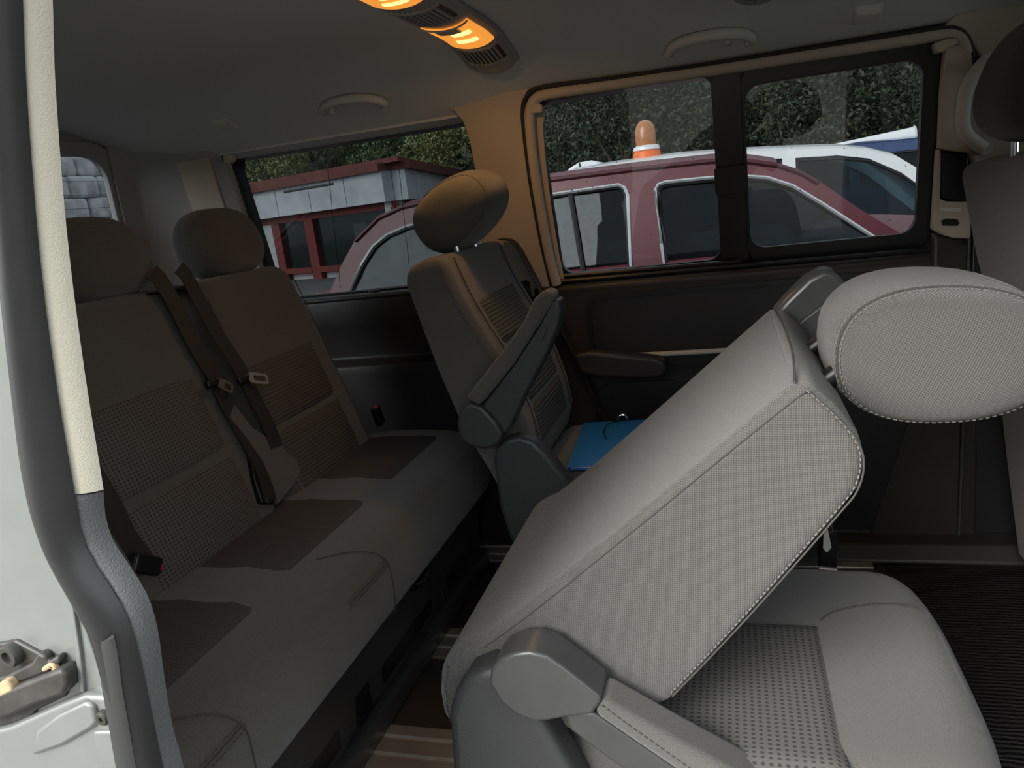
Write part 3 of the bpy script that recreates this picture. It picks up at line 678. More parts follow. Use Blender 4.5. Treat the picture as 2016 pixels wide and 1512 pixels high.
# backrests: lean plane
B0 = V((-.975, 0, .40)); BV = V((-.16, 0, .52)).normalized(); BN = V((BV.z, 0, -BV.x)); BU = V((0, 1, 0))
def backrest(name, y0, y1, h, t, mat, panels, taper=.0):
    c = B0+BV*(h/2-.03)-BN*(t/2)+V((0, (y0+y1)/2, 0)); wd = y1-y0
    def df(u, vv, nn):
        q = vv/h+.5; k = 1-taper*max(0, q-.55)**2
        edge = 1-(2*u/wd)**2
        return (u*k, vv, nn+(.012*(1-min(1, edge*3)) if nn > 0 else 0)*(1-max(0, q-.75)*4 if q > .75 else 1))
    v, f = roundbox((wd, h, t), .045, 5, 10, df, (BU, BV, BN), c); o = mk(name, v, f, mat, bn)
    for (pu0, pu1, pv0, pv1, pm) in panels:
        vs, uv, fs = [], [], []; nu, nv = 10, 12
        for i in range(nv+1):
            for j in range(nu+1):
                u = pu0+(pu1-pu0)*j/nu; vv = pv0+(pv1-pv0)*i/nv; e = min(j, nu-j)*min(i, nv-i)
                p = B0+BV*(vv-.03)+V((0, y0+u, 0))+BN*((.004+.006*sin(pi*i/nv)*sin(pi*j/nu)) if e else -.003); vs.append(p); uv.append((u, vv))
        for i in range(nv):
            for j in range(nu): a = i*(nu+1)+j; fs.append((a, a+1, a+nu+2, a+nu+1))
        mk('back_panel', vs, fs, pm, o, True, uv)
    return o
b1 = backrest('backrest', .12, .930, .580, .13, 'fab', [(.05, .37, .07, .23, 'dots'), (.05, .37, .235, .385, 'dots'), (.43, .765, .03, .205, 'dots'), (.43, .765, .21, .385, 'dots')])
b2 = backrest('backrest', .985, 1.395, .580, .13, 'fab', [(.035, .345, .03, .195, 'ribs'), (.035, .345, .20, .36, 'ribs')], .35)
for y0, y1, bb in ((.12, .93, b1), (.985, 1.395, b2)):
    for yy in (y0+.02, y1-.035):
        mk('seam', *tubegeo([B0+BV*vv+V((0, yy, 0))+BN*.010 for vv in [.02+.47*k/10 for k in range(11)]], .0012, 6), 'seam', bb)
def bench_headrest(y, tilt, a=.086, b=.064, hw=.128):
    hc = B0+BV*.632-BN*.055+V((0, y, 0)); 
    h = headrest('headrest', hc, a, b, tilt, hw, 'fab_dark' if False else 'fab', bn, 3.0)
    for s in (-.05, .05):
        v, f = tubegeo([hc+V((0, s, 0)), B0+BV*.49-BN*.055+V((0, y+s, 0))], .006, 10); mk('post', v, f, 'chrome', h)
    return h
bench_headrest(.815, radians(104)); bench_headrest(1.225, radians(100)); bench_headrest(.36, radians(104))
# belt guide plate between the two backrests
c = B0+BV*.545-BN*.05; rbox('belt_guide', (c.x, .945, c.z-.002), (.09, .16, .012), .005, 'plastic_black', bn)
# belt buckle pocket on the bench at the door side and at the far side
def buckle(label, px, py, plane_off, tilt):
    p = onP(px, py, B0+BN*plane_off, BN)
    t = thing('belt_buckle', label, 'buckle', p)
    fr = (V((0, cos(tilt), sin(tilt))), V((0, -sin(tilt), cos(tilt))), V((1, 0, 0)))
    rbox('body', p, (.032, .062, .02), .006, 'plastic_black', t, None, fr)
    rbox('release_button', p+fr[1]*.0285+V((.004, 0, 0)), (.012, .007, .012), .002, 'red_plastic', t, None, fr)
    return t
buckle('black seat belt buckle with red button at bench corner beside the door frame', 286, 1112, .045, radians(-125))
buckle('small black buckle with red button at the far end of the bench', 744, 818, .03, radians(20))

# ---------------- centre belts of the bench
def belt(label, pxs, off, wd, tongue, tl, bright):
    pts = [onP(a, b, B0+BN*off, BN) for a, b in pxs]
    t = thing('seat_belt', label, 'seat belt', pts[-1], 'belts of the rear bench')
    v, f = ribbon(catmull(pts, 6), wd, .0016, BU); mk('webbing', v, f, 'webbing', t)
    p = onP(tongue[0], tongue[1], B0+BN*(off+.008), BN)
    rbox('tongue_grip', p, (.058, .016, .012), .004, 'plastic_black', t, None, (BU, BV, BN))
    # steel tongue blade with its slot
    dr = (onP(tl[0], tl[1], B0+BN*(off+.012), BN)-p); ln = dr.length; dr.normalize(); sd = dr.cross(BN).normalized()
    m2 = lambda o_: (lambda a, b: p+BN*o_+dr*b+sd*a)
    out = [(-.010, .004), (.010, .004), (.013, .014), (.0125, ln-.004), (.008, ln), (-.008, ln), (-.0125, ln-.004), (-.013, .014)]
    v, f = plate(out, [rrect(-.0065, .0065, .018, ln-.007, .002, 3)], m2(.006), m2(.0035)); mk('tongue_blade', v, f, bright, t, False)
    return t
belt('dark belt webbing hanging between the bench backrests, left one with dull tongue', [(300, 536), (316, 552), (345, 600), (385, 680), (422, 740), (450, 800), (490, 870), (520, 930), (535, 985)], .018, .045, (424, 752), (455, 768), 'steel')
belt('dark belt webbing hanging between the bench backrests, right one with bright tongue', [(352, 526), (368, 545), (392, 590), (430, 660), (475, 730), (505, 790), (530, 840), (545, 880)], .022, .042, (484, 744), (524, 748), 'steel_bright')
# fabric flap where the belts dive into the cushion
def bplate(name, pxs, o0, o1, mat, bevel):
    q = [onP(a, b, B0+BN*o1, BN) for a, b in pxs]; uvp = [(p.y, (p-B0).dot(BV)) for p in q]
    v, f = plate(uvp, [], lambda u, w_: B0+V((0, u, 0))+BV*w_+BN*o1, lambda u, w_: B0+V((0, u, 0))+BV*w_+BN*o0); o = mk(name, v, f, mat, bn); bev(o, bevel, 3); return o
bplate('belt_flap', [(462, 795), (498, 842), (548, 874), (584, 905), (592, 930), (572, 962), (548, 992), (538, 955), (518, 908), (486, 862), (452, 820)], .0, .020, 'fab', .008)
bplate('belt_slot', [(492, 890), (520, 912), (536, 952), (542, 992), (516, 990), (502, 945)], .0, .016, 'plastic_black', .003)
c = onP(527, 985, B0+BN*.016, BN); mk('anchor_bolt', *tubegeo([c, c+BN*.006], .006, 12), 'steel', bn)
# belt at the door-side corner of the bench
pts = [onP(a, b, B0+BN*.03, BN) for a, b in [(160, 900), (215, 990), (250, 1060), (292, 1118)]]
t = thing('seat_belt', 'dark belt webbing running into buckle at the door-side bench corner', 'seat belt', pts[-1], 'belts of the rear bench')
mk('webbing', *ribbon(catmull(pts, 6), .045, .0016, BU), 'webbing', t)

# ---------------- far captain seat
FY0, FY1 = 1.05, 1.50
fs = thing('captain_seat', 'upright grey captain seat by the far window with raised armrest', 'seat', (-.35, 1.27, 0))
sil = [(796, 530), (830, 512), (866, 506), (880, 530), (905, 585), (940, 645), (975, 700), (1010, 775), (1035, 840), (1050, 900), (1040, 960), (990, 985), (960, 930), (910, 850), (860, 735), (820, 630), (795, 560)]
pts = XZ(sil, FY0); o = prismY('backrest', pts, FY0, FY1, 'fab', fs, .020, 4, True, 35); fb = o
front = XZ([(872, 515), (905, 585), (940, 645), (975, 700), (1010, 775), (1035, 840), (1050, 900)], FY0)
frl = [V((a, 0, b)) for a, b in front]; tl_ = sum((frl[i+1]-frl[i]).length for i in range(len(frl)-1))
frev = list(reversed(front))
drape('back_panel', frev, .245*tl_/.46, .36*tl_/.46, FY0+.07, FY1-.07, .006, 'ribs', fb)
drape('back_panel', frev, .10*tl_/.46, .24*tl_/.46, FY0+.07, FY1-.07, .006, 'ribs', fb)
drape('back_panel', frev, .004*tl_/.46, .096*tl_/.46, FY0+.07, FY1-.07, .006, 'ribs', fb)
for yy in (FY0+.055, FY1-.055):
    mk('seam', *tubegeo([V((p.x, yy, p.z))+V((.004, 0, .002)) for p in catmull(frl, 5)], .0015, 6), 'seam', fb)
stitches('stitching', [V((p.x-.012, FY0-.0006, p.z)) for p in catmull(frl, 5)], 'thread_dark', fb)
stitches('stitching', [V((p.x-.017, FY0-.0006, p.z)) for p in catmull(frl, 5)], 'thread_dark', fb)
hc = onY(912, 414, 1.28); HT = radians(33)
fh = headrest('headrest', hc, .108, .072, HT, .125, 'fab', fs, 3.0, .10)
stitches('stitching', hr_ring(hc, .108, .072, HT, .125, .86, -1, 3.0, .10), 'thread_dark', fh)
for dy in (-.075, .055):
    v, f = tubegeo([hc+V((-.01, dy, -.02)), V((hc.x-.015+.02, 1.28+dy, .86))], .006, 10); mk('post', v, f, 'chrome', fh)
rbox('seat_cushion', (-.22, 1.275, .33), (.50, .45, .17), .06, 'fab', fs, lambda u, vv, nn: (u*(1-.18*(abs(vv)/.225)**3 if u > 0 else 1), vv, nn+.012*(1-(vv/.225)**2)*0), None, 5, 8)
rbox('pedestal', (-.25, 1.275, .125), (.36, .36, .25), .02, 'plastic_dark', fs)
cov = XZ([(972, 905), (978, 880), (995, 864), (1022, 858), (1050, 866), (1075, 890), (1110, 936), (1160, 1010), (1150, 1100), (1060, 1120), (1005, 1062), (985, 1000)], 1.02)
prismY('recliner_cover', cov, 1.015, 1.06, 'plastic_grey', fs, .010, 4)
# raised armrest
kn = XZ([(898, 835), (905, 808), (922, 792), (948, 800), (975, 830), (990, 855), (980, 876), (955, 886), (922, 880), (905, 862)], .99)
ar = prismY('armrest', kn, .99, 1.045, 'plastic_grey', fs, .008, 4)
prismY('armrest_shell', XZ([(948, 800), (1010, 720), (1062, 640), (1085, 592), (1098, 590), (1104, 612), (1100, 640), (1075, 700), (1035, 775), (1000, 850), (990, 856), (975, 830)], .99), .992, 1.045, 'plastic_grey', ar, .010, 4)
prismY('armrest_pad', XZ([(918, 782), (990, 690), (1030, 635), (1052, 588), (1070, 572), (1088, 576), (1090, 592), (1060, 640), (1010, 718), (944, 798)], .99), .985, 1.047, 'fab', ar, .010, 4)
prismY('adjust_button', XZ([(1058, 668), (1068, 642), (1078, 644), (1068, 670)], .99), .9885, 1.0, 'plastic_grey', ar, .001, 2)
# lowered armrest on its window side
prismY('window_side_armrest', XZ([(1128, 700), (1160, 694), (1290, 706), (1308, 714), (1312, 728), (1308, 744), (1270, 750), (1180, 746), (1140, 738)], 1.50), 1.508, 1.558, 'plastic_brown', fs, .010, 4)
# far seat belt lying along the seat edge
pts = [onY(a, b, 1.535) for a, b in [(985, 470), (1015, 480), (1052, 545), (1090, 620), (1130, 690), (1165, 760), (1185, 810), (1215, 860)]]
t = thing('seat_belt', 'black belt webbing along window edge of the upright captain seat', 'seat belt', pts[-1])
mk('webbing', *ribbon(catmull(pts, 6), .045, .0018, (0, 1, 0)), 'webbing', t)
mk('loop', *tubegeo([pts[3]+V((.012, -.022, .012)), pts[3]+V((.018, -.022, -.02)), pts[3]+V((.018, .02, -.02)), pts[3]+V((.012, .02, .012))], .003, 8, True), 'steel', t)

# blue folder on the far seat
fz = .426
c0 = onZ(1150, 838, fz); c1 = onZ(1246, 829, fz); c3 = onZ(1112, 940, fz)
uyv = (c3-c0).normalized(); ux = V((-uyv.y, uyv.x, 0)).normalized()
fo = thing('folder', 'bright blue folder lying on the seat cushion of the upright seat', 'folder', c0+ux*.12+uyv*.16)
for dz, nm, m_ in ((0, 'cover', 'blue_card'), (.007, 'cover', 'blue_card')):
    v, f = roundbox((.235, .315, .0022), .001, 2, 2, None, (ux, uyv, V((0, 0, 1))), c0+ux*.1175+uyv*.1575+V((0, 0, dz))); mk(nm, v, f, m_, fo)
v, f = roundbox((.225, .305, .0044), .001, 2, 2, None, (ux, uyv, V((0, 0, 1))), c0+ux*.1195+uyv*.1575+V((0, 0, .0035))); mk('paper', v, f, 'white_paint', fo)
p = c0+ux*.10+uyv*.012+V((0, 0, .010))
mk('clip', *tubegeo(catmull([p+ux*(.012*cos(q))+V((0, 0, .012*sin(q)+.004))-uyv*.002 for q in [pi*k/6 for k in range(7)]], 3), .0025, 8), 'chrome', fo)
mk('elastic_cord', *tubegeo(catmull([p+V((0, 0, .002)), p+ux*-.03+uyv*.03+V((0, 0, .006)), p+ux*-.04+uyv*.08+V((0, 0, .004)), p+ux*-.03+uyv*.13+V((0, 0, .0))], 5), .0016, 6), 'plastic_black', fo)

# ---------------- near captain seat, back folded forward
NY0, NY1 = .34, .80
ns = thing('captain_seat', 'large light grey captain seat with its back folded forward beside the open door', 'seat', (0, .57, 0))
sil = [(872, 1425), (862, 1370), (864, 1315), (890, 1280), (945, 1258), (1045, 1186), (1170, 1085), (1300, 978), (1440, 862), (1560, 764), (1590, 752), (1645, 800), (1692, 858), (1708, 905), (1694, 965), (1650, 1022), (1500, 1192), (1400, 1300), (1318, 1388), (1150, 1440), (1000, 1460)]
pts = XZ(sil, NY0)
nb = prismY('backrest', pts, NY0, NY1, 'fab_slab', ns, .030, 6, True, 25)
def nq(l, y=NY0): return [onY(a, b, y) for a, b in l]
s1 = nq([(945, 1270), (1045, 1196), (1170, 1095), (1300, 988), (1440, 872), (1560, 776), (1586, 762)])
mk('seam', *tubegeo(catmull([p+V((.004, .0001, -.004)) for p in s1], 5), .0007, 6), 'seam', nb)
s2 = nq([(1588, 768), (1640, 815), (1680, 862), (1694, 905), (1682, 958), (1640, 1012), (1495, 1178), (1395, 1286), (1318, 1366)])
stitches('stitching', catmull([p+V((0, -.0009, 0)) for p in s2], 8), 'thread', nb, .0036, .0024, .0007)
mk('seam', *tubegeo(catmull([p+V((0, -.0002, 0))+V((.003, 0, -.003)) for p in s2], 6), .001, 6), 'seam', nb)
sk = nq([(884, 1310), (878, 1350), (882, 1400), (890, 1425)])
stitches('stitching', [p+V((-.0, -.0009, 0)) for p in sk], 'thread_dark', nb)
a0 = onY(1588, 766, NY0); mk('seam', *tubegeo(catmull([V((a0.x-.010, NY0+.008, a0.z+.005)), V((a0.x-.004, .45, a0.z+.010)), V((a0.x-.003, .60, a0.z+.0105)), V((a0.x-.006, NY1-.01, a0.z+.004))], 6), .0014, 6), 'seam', nb)
# headrest
hc = onY(1872, 706, .565); HA, HB, HW_ = .116, .080, .132; HTN = radians(-2)
hc = onY(1876, 712, .45) ; hc = V((hc.x, .565, hc.z))
nh = headrest('headrest', hc, HA, HB, HTN, HW_, 'fab_head', ns, 3.4, .06)
for sc in (.905, .94):
    stitches('stitching', hr_ring(hc, HA, HB, HTN, HW_, sc, -1, 3.4, .06, .0022, 120), 'thread', nh, .0040, .0024, .0008)
mk('seam', *tubegeo(hr_ring(hc, HA, HB, HTN, HW_, .922, -1, 3.4, .06, .0, 120)[:-1], .0012, 6, True), 'seam', nh)
for (a, b, y) in ((1662, 722, .50), (1628, 664, .63)):
    p = onY(a, b, y); v, f = tubegeo([p+V((-.05, 0, -.035)), p, p+V((.07, 0, .02))], .0062, 12); mk('post', v, f, 'chrome', nh)
    v, f = tubegeo([p+V((-.030, 0, -.022)), p+V((-.008, 0, -.006))], .011, 12); mk('post_sleeve', v, f, 'plastic_black', nh)
# plastic armrest shell beyond the far top corner
fa = prismY('far_armrest', XZ([(1520, 620), (1545, 590), (1590, 546), (1625, 528), (1650, 536), (1690, 590), (1712, 660), (1650, 740), (1560, 700)], .82), .82, .875, 'plastic_smooth', ns, .012, 4)
prismY('inner_plate', XZ([(1560, 650), (1575, 632), (1622, 596), (1650, 588), (1672, 600), (1690, 660), (1640, 720), (1580, 690)], .816), .815, .83, 'plastic_grey', fa, .004, 3)
# cushion
def nd(u, vv, nn):
    k = 1-.30*max(0, (u/.26))**3*(abs(vv)/.24)**4
    g_ = min(1, max(0, (.10-u)/.12)); g_ = g_*g_*(3-2*g_)
    return (u*(1-.16*(abs(vv)/.255)**4 if u > 0 else 1), vv*(1-.05*max(0, u/.25))*(1-.22*g_*(vv < 0)), nn+(.010*(1-(u/.25)**2)*0))
nc = rbox('seat_cushion', (.0, .540, .295), (.52, .51, .19), .065, 'fab', ns, nd, None, 6, 10)
def cz(px, py, z=.3935): return onZ(px, py, z)
A, B_, C_ = cz(1612, 1224), cz(1658, 1512), cz(1400, 1238)
vs, uv, fs_ = [], [], []; n_ = 20
X1, X0, YB, YA = A.x+.002, A.x-.23, A.y, .300
for i in range(n_+1):
    for j in range(n_+1):
        x = X0+(X1-X0)*i/n_; y = YA+(YB-YA)*j/n_; e = min(i, n_-i)*min(j, n_-j)
        vs.append(V((x, y, .390+(.0042+.003*sin(pi*i/n_)*sin(pi*j/n_) if e else -.003)))); uv.append((x, y))
for i in range(n_):
    for j in range(n_): a = i*(n_+1)+j; fs_.append((a, a+1, a+n_+2, a+n_+1))
mk('seat_insert', vs, fs_, 'dots', nc, True, uv)
sp_ = [cz(a, b, .391) for a, b in [(1615, 1222), (1640, 1205), (1700, 1192), (1760, 1190), (1815, 1196)]]
mk('seam', *tubegeo(catmull(sp_, 5), .0012, 6), 'seam', nc)
rbox('pedestal', (-.02, .57, .105), (.34, .36, .21), .02, 'plastic_dark', ns)
rc = prismY('recliner_cover', XZ([(884, 1400), (896, 1362), (920, 1328), (960, 1312), (1010, 1318), (1060, 1400), (1120, 1500), (1200, 1640), (1200, 1800), (960, 1800), (920, 1650), (892, 1512)], .305), .30, .350, 'plastic_grey', ns, .012, 4)
# armrest on the near side
na = prismY('armrest_pivot', XZ([(962, 1345), (966, 1318), (984, 1298), (1012, 1286), (1042, 1283), (1076, 1292), (1110, 1316), (1184, 1374), (1182, 1384), (1166, 1408), (1120, 1412), (1080, 1420), (1050, 1422), (1015, 1408), (985, 1384)], .28), .280, .330, 'plastic_smooth', ns, .004, 3, True, 25)
prismY('armrest_pad', XZ([(1186, 1376), (1168, 1406), (1240, 1456), (1340, 1524), (1480, 1620), (1520, 1640), (1560, 1632), (1560, 1600), (1500, 1550), (1330, 1458)], .282), .281, .328, 'fab', na, .008, 4)
prismY('armrest_shell', XZ([(1110, 1402), (1168, 1406), (1240, 1456), (1340, 1524), (1480, 1622), (1440, 1640), (1320, 1580), (1200, 1500), (1120, 1440)], .286), .288, .322, 'plastic_smooth', na, .004, 3)
stitches('stitching', [onY(a, b, .2802) for a, b in [(1184, 1388), (1250, 1436), (1340, 1500), (1420, 1556)]], 'thread_dark', na)
# buckle on the far side of this seat
p = onY(1630, 1075, .86)
bk = thing('belt_buckle', 'black belt buckle with pale edge beside folded seat near floor', 'buckle', V((p.x, .86, p.z-.04)))
prismY('stalk', XZ([(1622, 1050), (1640, 1035), (1648, 1060), (1646, 1120), (1615, 1150), (1610, 1090)], .86), .85, .88, 'plastic_black', bk, .004)
prismY('pale_edge', XZ([(1622, 1048), (1630, 1042), (1637, 1078), (1628, 1088), (1620, 1080)], .848), .847, .853, 'plastic_handle', bk, .001)
mk('pin', *tubegeo([onY(1612, 1118, .85), onY(1648, 1122, .85)], .004, 8), 'alu', bk)

# ---------------- driver seat at the right edge
ds = thing('driver_seat', 'dark driver seat back with headrest at the right edge', 'seat', (.75, 1.2, 0))
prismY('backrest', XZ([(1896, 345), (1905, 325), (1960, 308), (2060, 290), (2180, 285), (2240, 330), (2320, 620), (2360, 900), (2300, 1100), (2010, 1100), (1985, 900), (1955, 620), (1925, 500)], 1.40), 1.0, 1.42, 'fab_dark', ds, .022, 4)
hc = onY(2004, 166, 1.30); hc = V((hc.x, 1.21, hc.z))
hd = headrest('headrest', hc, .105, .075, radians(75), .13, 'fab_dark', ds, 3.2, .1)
for dy in (-.055, .075):
    v, f = tubegeo([V((hc.x-.008, hc.y+dy, hc.z)), V((hc.x-.005, hc.y+dy, hc.z-.17))], .007, 10); mk('post', v, f, 'chrome', hd)
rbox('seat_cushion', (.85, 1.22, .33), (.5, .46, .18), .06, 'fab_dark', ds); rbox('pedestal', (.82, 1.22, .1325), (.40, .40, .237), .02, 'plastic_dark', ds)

# front passenger seat (outside the frame, it shades the driver seat)
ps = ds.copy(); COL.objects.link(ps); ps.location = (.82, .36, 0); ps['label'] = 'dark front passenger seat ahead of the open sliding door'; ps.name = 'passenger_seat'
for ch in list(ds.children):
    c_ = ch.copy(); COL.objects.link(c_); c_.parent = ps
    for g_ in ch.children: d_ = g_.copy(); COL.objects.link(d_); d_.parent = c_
# ================================================================== CEILING FITTINGS
def console(name, label, x0, x1, ya, yb, items):
    xm = (x0+x1)/2; hw = (x1-x0)/2
    t = thing(name, label, 'ceiling console', (xm, (ya+yb)/2, zc(xm, (ya+yb)/2)))
    def low(x, y): return zc(xm, y)-.010-.014*max(0.0, 1-((x-xm)/hw)**2)**.6
    def surf(y0, y1, xa, xb, dz, nx=10, ny=14, th=.003, bow=0.0):
        v = []; f = []
        for i in range(ny+1):
            for j in range(nx+1):
                x = xa+(xb-xa)*j/nx; y = y0+(y1-y0)*i/ny+bow*(1-((x-xm)/hw)**2); v.append(V((x, y, low(x, y)-dz)))
        n = len(v); v += [p+V((0, 0, th)) for p in v[:n]]
        for i in range(ny):
            for j in range(nx): a = i*(nx+1)+j; f += [(a, a+1, a+nx+2, a+nx+1), (a+n, a+nx+1+n, a+nx+2+n, a+1+n)]
        for i in range(ny): a = i*(nx+1); f += [(a, a+nx+1, a+nx+1+n, a+n), (a+nx, a+nx+n, a+2*nx+1+n, a+2*nx+1)]
        for j in range(nx): f += [(j, j+n, j+1+n, j+1)]; a = ny*(nx+1)+j; f += [(a, a+1, a+1+n, a+n)]
        return v, f
    mk('console_body', *surf(ya, yb, x0, x1, 0, 12, 40, .022, .018), 'lamp_grey', t)
    for xx in (x0, x1):
        mk('edge_bead', *tubegeo([V((xx, y, zc(xm, y)-.008)) for y in [ya+(yb-ya)*k/24 for k in range(25)]], .006, 8), 'lamp_grey', t)
    for it in items:
        if it[0] == 'lamp':
            y0, y1 = it[1:3]
            ln = mk('lamp_lens', *surf(y0, y1, x0+.008, x1-.008, .0045, 12, 14, .003, .018), 'lamp_lens', t)
            mk('lamp_rim', *tubegeo([V((x, y0+.018*(1-((x-xm)/hw)**2), low(x, y0)-.006)) for x in [x0+.008+(x1-x0-.016)*k/12 for k in range(13)]], .0018, 6), 'lamp_clear', t)
            mk('bulb_glow', *surf(y0+(y1-y0)*.30, y0+(y1-y0)*.42, xm-hw*.15, xm+hw*.55, .0065, 6, 4, .002, .012), 'lamp_core', ln)
            mk('bulb_glow', *surf(y0+(y1-y0)*.66, y0+(y1-y0)*.76, xm-hw*.35, xm+hw*.45, .0065, 6, 4, .002, .012), 'lamp_core', ln)
            mk('switch', *surf(y0+.003, y0+(y1-y0)*.22, xm-hw*.45, xm+hw*.35, .0075, 6, 4, .003, .014), 'lamp_clear', ln)
        else:
            y0, y1 = it[1:3]
            vt = mk('vent', *surf(y0, y1, x0+.012, x1-.012, .0012, 10, 10, .002, .014), 'plastic_black', t)
            n = 7
            for k in range(n+1):
                x = x0+.022+(x1-x0-.044)*k/n
                mk('slat', *surf(y0+.004, y1-.004, x-.0022, x+.0022, .0045, 2, 8, .004, .012), 'lamp_grey', vt)
            for yy in (y0, y1-.006):
                mk('vent_rim', *surf(yy, yy+.008, x0+.010, x1-.010, .004, 10, 2, .004, .014), 'lamp_grey', vt)
    return t
p1 = onC(872, 38).y; p2 = onC(948, 76).y; p3 = onC(800, 5).y; p4 = onC(1000, 94).y; pE = onC(1012, 100).y
p1, p2, p3, p4, pE = p1-.055, p2-.05, p3-.05, p4-.01, pE+.015
xL = onC(850, 52).x; xR = onC(935, 20).x
ra = console('roof_console', 'long grey roof console across the ceiling with glowing amber lamps', min(xL, xR), max(xL, xR), .30, pE, [('lamp', p1, p2), ('vent', p3+.01, p1-.035), ('vent', p2+.022, p4), ('lamp', p3-.16-(0), p3-.015-.03), ('vent', .36, .50)])
q0 = onC(1440, 8); q1 = onC(1545, 0)
console('roof_vent', 'pale slatted air vent in the ceiling at the top edge above the window', q0.x, q1.x, .75, onC(1480, 14).y-.075, [('vent', .80, onC(1480, 14).y-.09)])
# warm bulbs behind the two lenses
for y in (p1*.55+p2*.45, p3-.10):
    ld = bpy.data.lights.new('dome_bulb', 'AREA'); ld.shape = 'RECTANGLE'; ld.size = .09; ld.size_y = .05; ld.energy = .30 if y > .8 else .04; ld.color = (1.0, .52, .18)
    lo_ = bpy.data.objects.new('dome_bulb', ld); COL.objects.link(lo_); lo_.location = ((xL+xR)/2, y, zc((xL+xR)/2, y)-.045)
def grab(label, pxs, r, feet):
    pts = [onC(a, b)+V((0, -.0, -.014)) for a, b in pxs]
    t = thing('grab_handle', label, 'grab handle', pts[len(pts)//2]+V((0, 0, .014)))
    rr = catmull(pts, 5); n = len(rr); rad = [r*(.75+.25*sin(pi*k/(n-1))) for k in range(n)]
    mk('grip', *tubegeo(rr, rad, 12, False, True), 'plastic_handle', t)
    for a, b in feet:
        c = onC(a, b); mk('mount', *tubegeo([c+V((0, 0, .004)), c+V((0, 0, -.018))], .009, 10), 'plastic_handle', t)
    return t
grab('beige ceiling grab handle above the far sliding window', [(1314, 94), (1326, 78), (1352, 66), (1400, 56), (1450, 52), (1478, 60), (1482, 70)], .0125, [(1318, 96), (1474, 74), (1432, 72)])
grab('small beige ceiling grab handle above the rear side window', [(632, 212), (638, 198), (660, 188), (695, 182), (730, 183), (752, 190), (756, 196)], .0115, [(636, 212), (748, 198), (652, 210)])
def ceil_box(name, label, pxs, cat, dep):
    pts = [onC(a, b) for a, b in pxs]; c = sum(pts, V((0, 0, 0)))/4
    t = thing(name, label, cat, c)
    v = [p+V((0, 0, .004)) for p in pts]+[p+(c-p)*.10+V((0, 0, -dep)) for p in pts]
    o = mk('cover', v, [(0, 1, 2, 3), (7, 6, 5, 4)]+[(i, (i+1) % 4, (i+1) % 4+4, i+4) for i in range(4)], 'plastic_handle', t); bev(o, .005, 3)
    v = [p+(c-p)*.25+V((0, 0, -dep-.0015)) for p in pts]+[p+(c-p)*.25+V((0, 0, -dep+.002)) for p in pts]
    o = mk('lid', v, [(0, 1, 2, 3), (7, 6, 5, 4)]+[(i, (i+1) % 4, (i+1) % 4+4, i+4) for i in range(4)], 'plastic_handle', o); bev(o, .001, 2)
    return t
ceil_box('ceiling_hook', 'pale square coat hook cover on the ceiling right of the grab handle', [(1674, 40), (1682, 12), (1742, 5), (1738, 32)], 'hook', .014)
ceil_box('ceiling_hook', 'dim square coat hook cover on the ceiling near the rear corner', [(413, 238), (448, 231), (474, 250), (444, 259)], 'hook', .008)
ceil_box('ceiling_hook', 'tiny pale hook at the top right above the driver headrest', [(2008, 40), (2012, 24), (2040, 18), (2036, 38)], 'hook', .008)
# grab handle on the B pillar
pts = [W(a, b, .065) for a, b in [(1944, 118), (1925, 138), (1908, 165), (1899, 195), (1896, 240), (1902, 262), (1920, 280), (1936, 292)]]
t = thing('grab_handle', 'cream upright grab handle on the pillar behind driver headrest', 'grab handle', pts[4])
mk('grip', *tubegeo(catmull(pts, 5), .014, 12), 'cream' if False else 'plastic_handle', t)
for p in (pts[0], pts[-1]): mk('mount', *tubegeo([p+V((.004, -.004, 0)), p+V((.012, .06, 0))], .014, 12), 'plastic_handle', t)

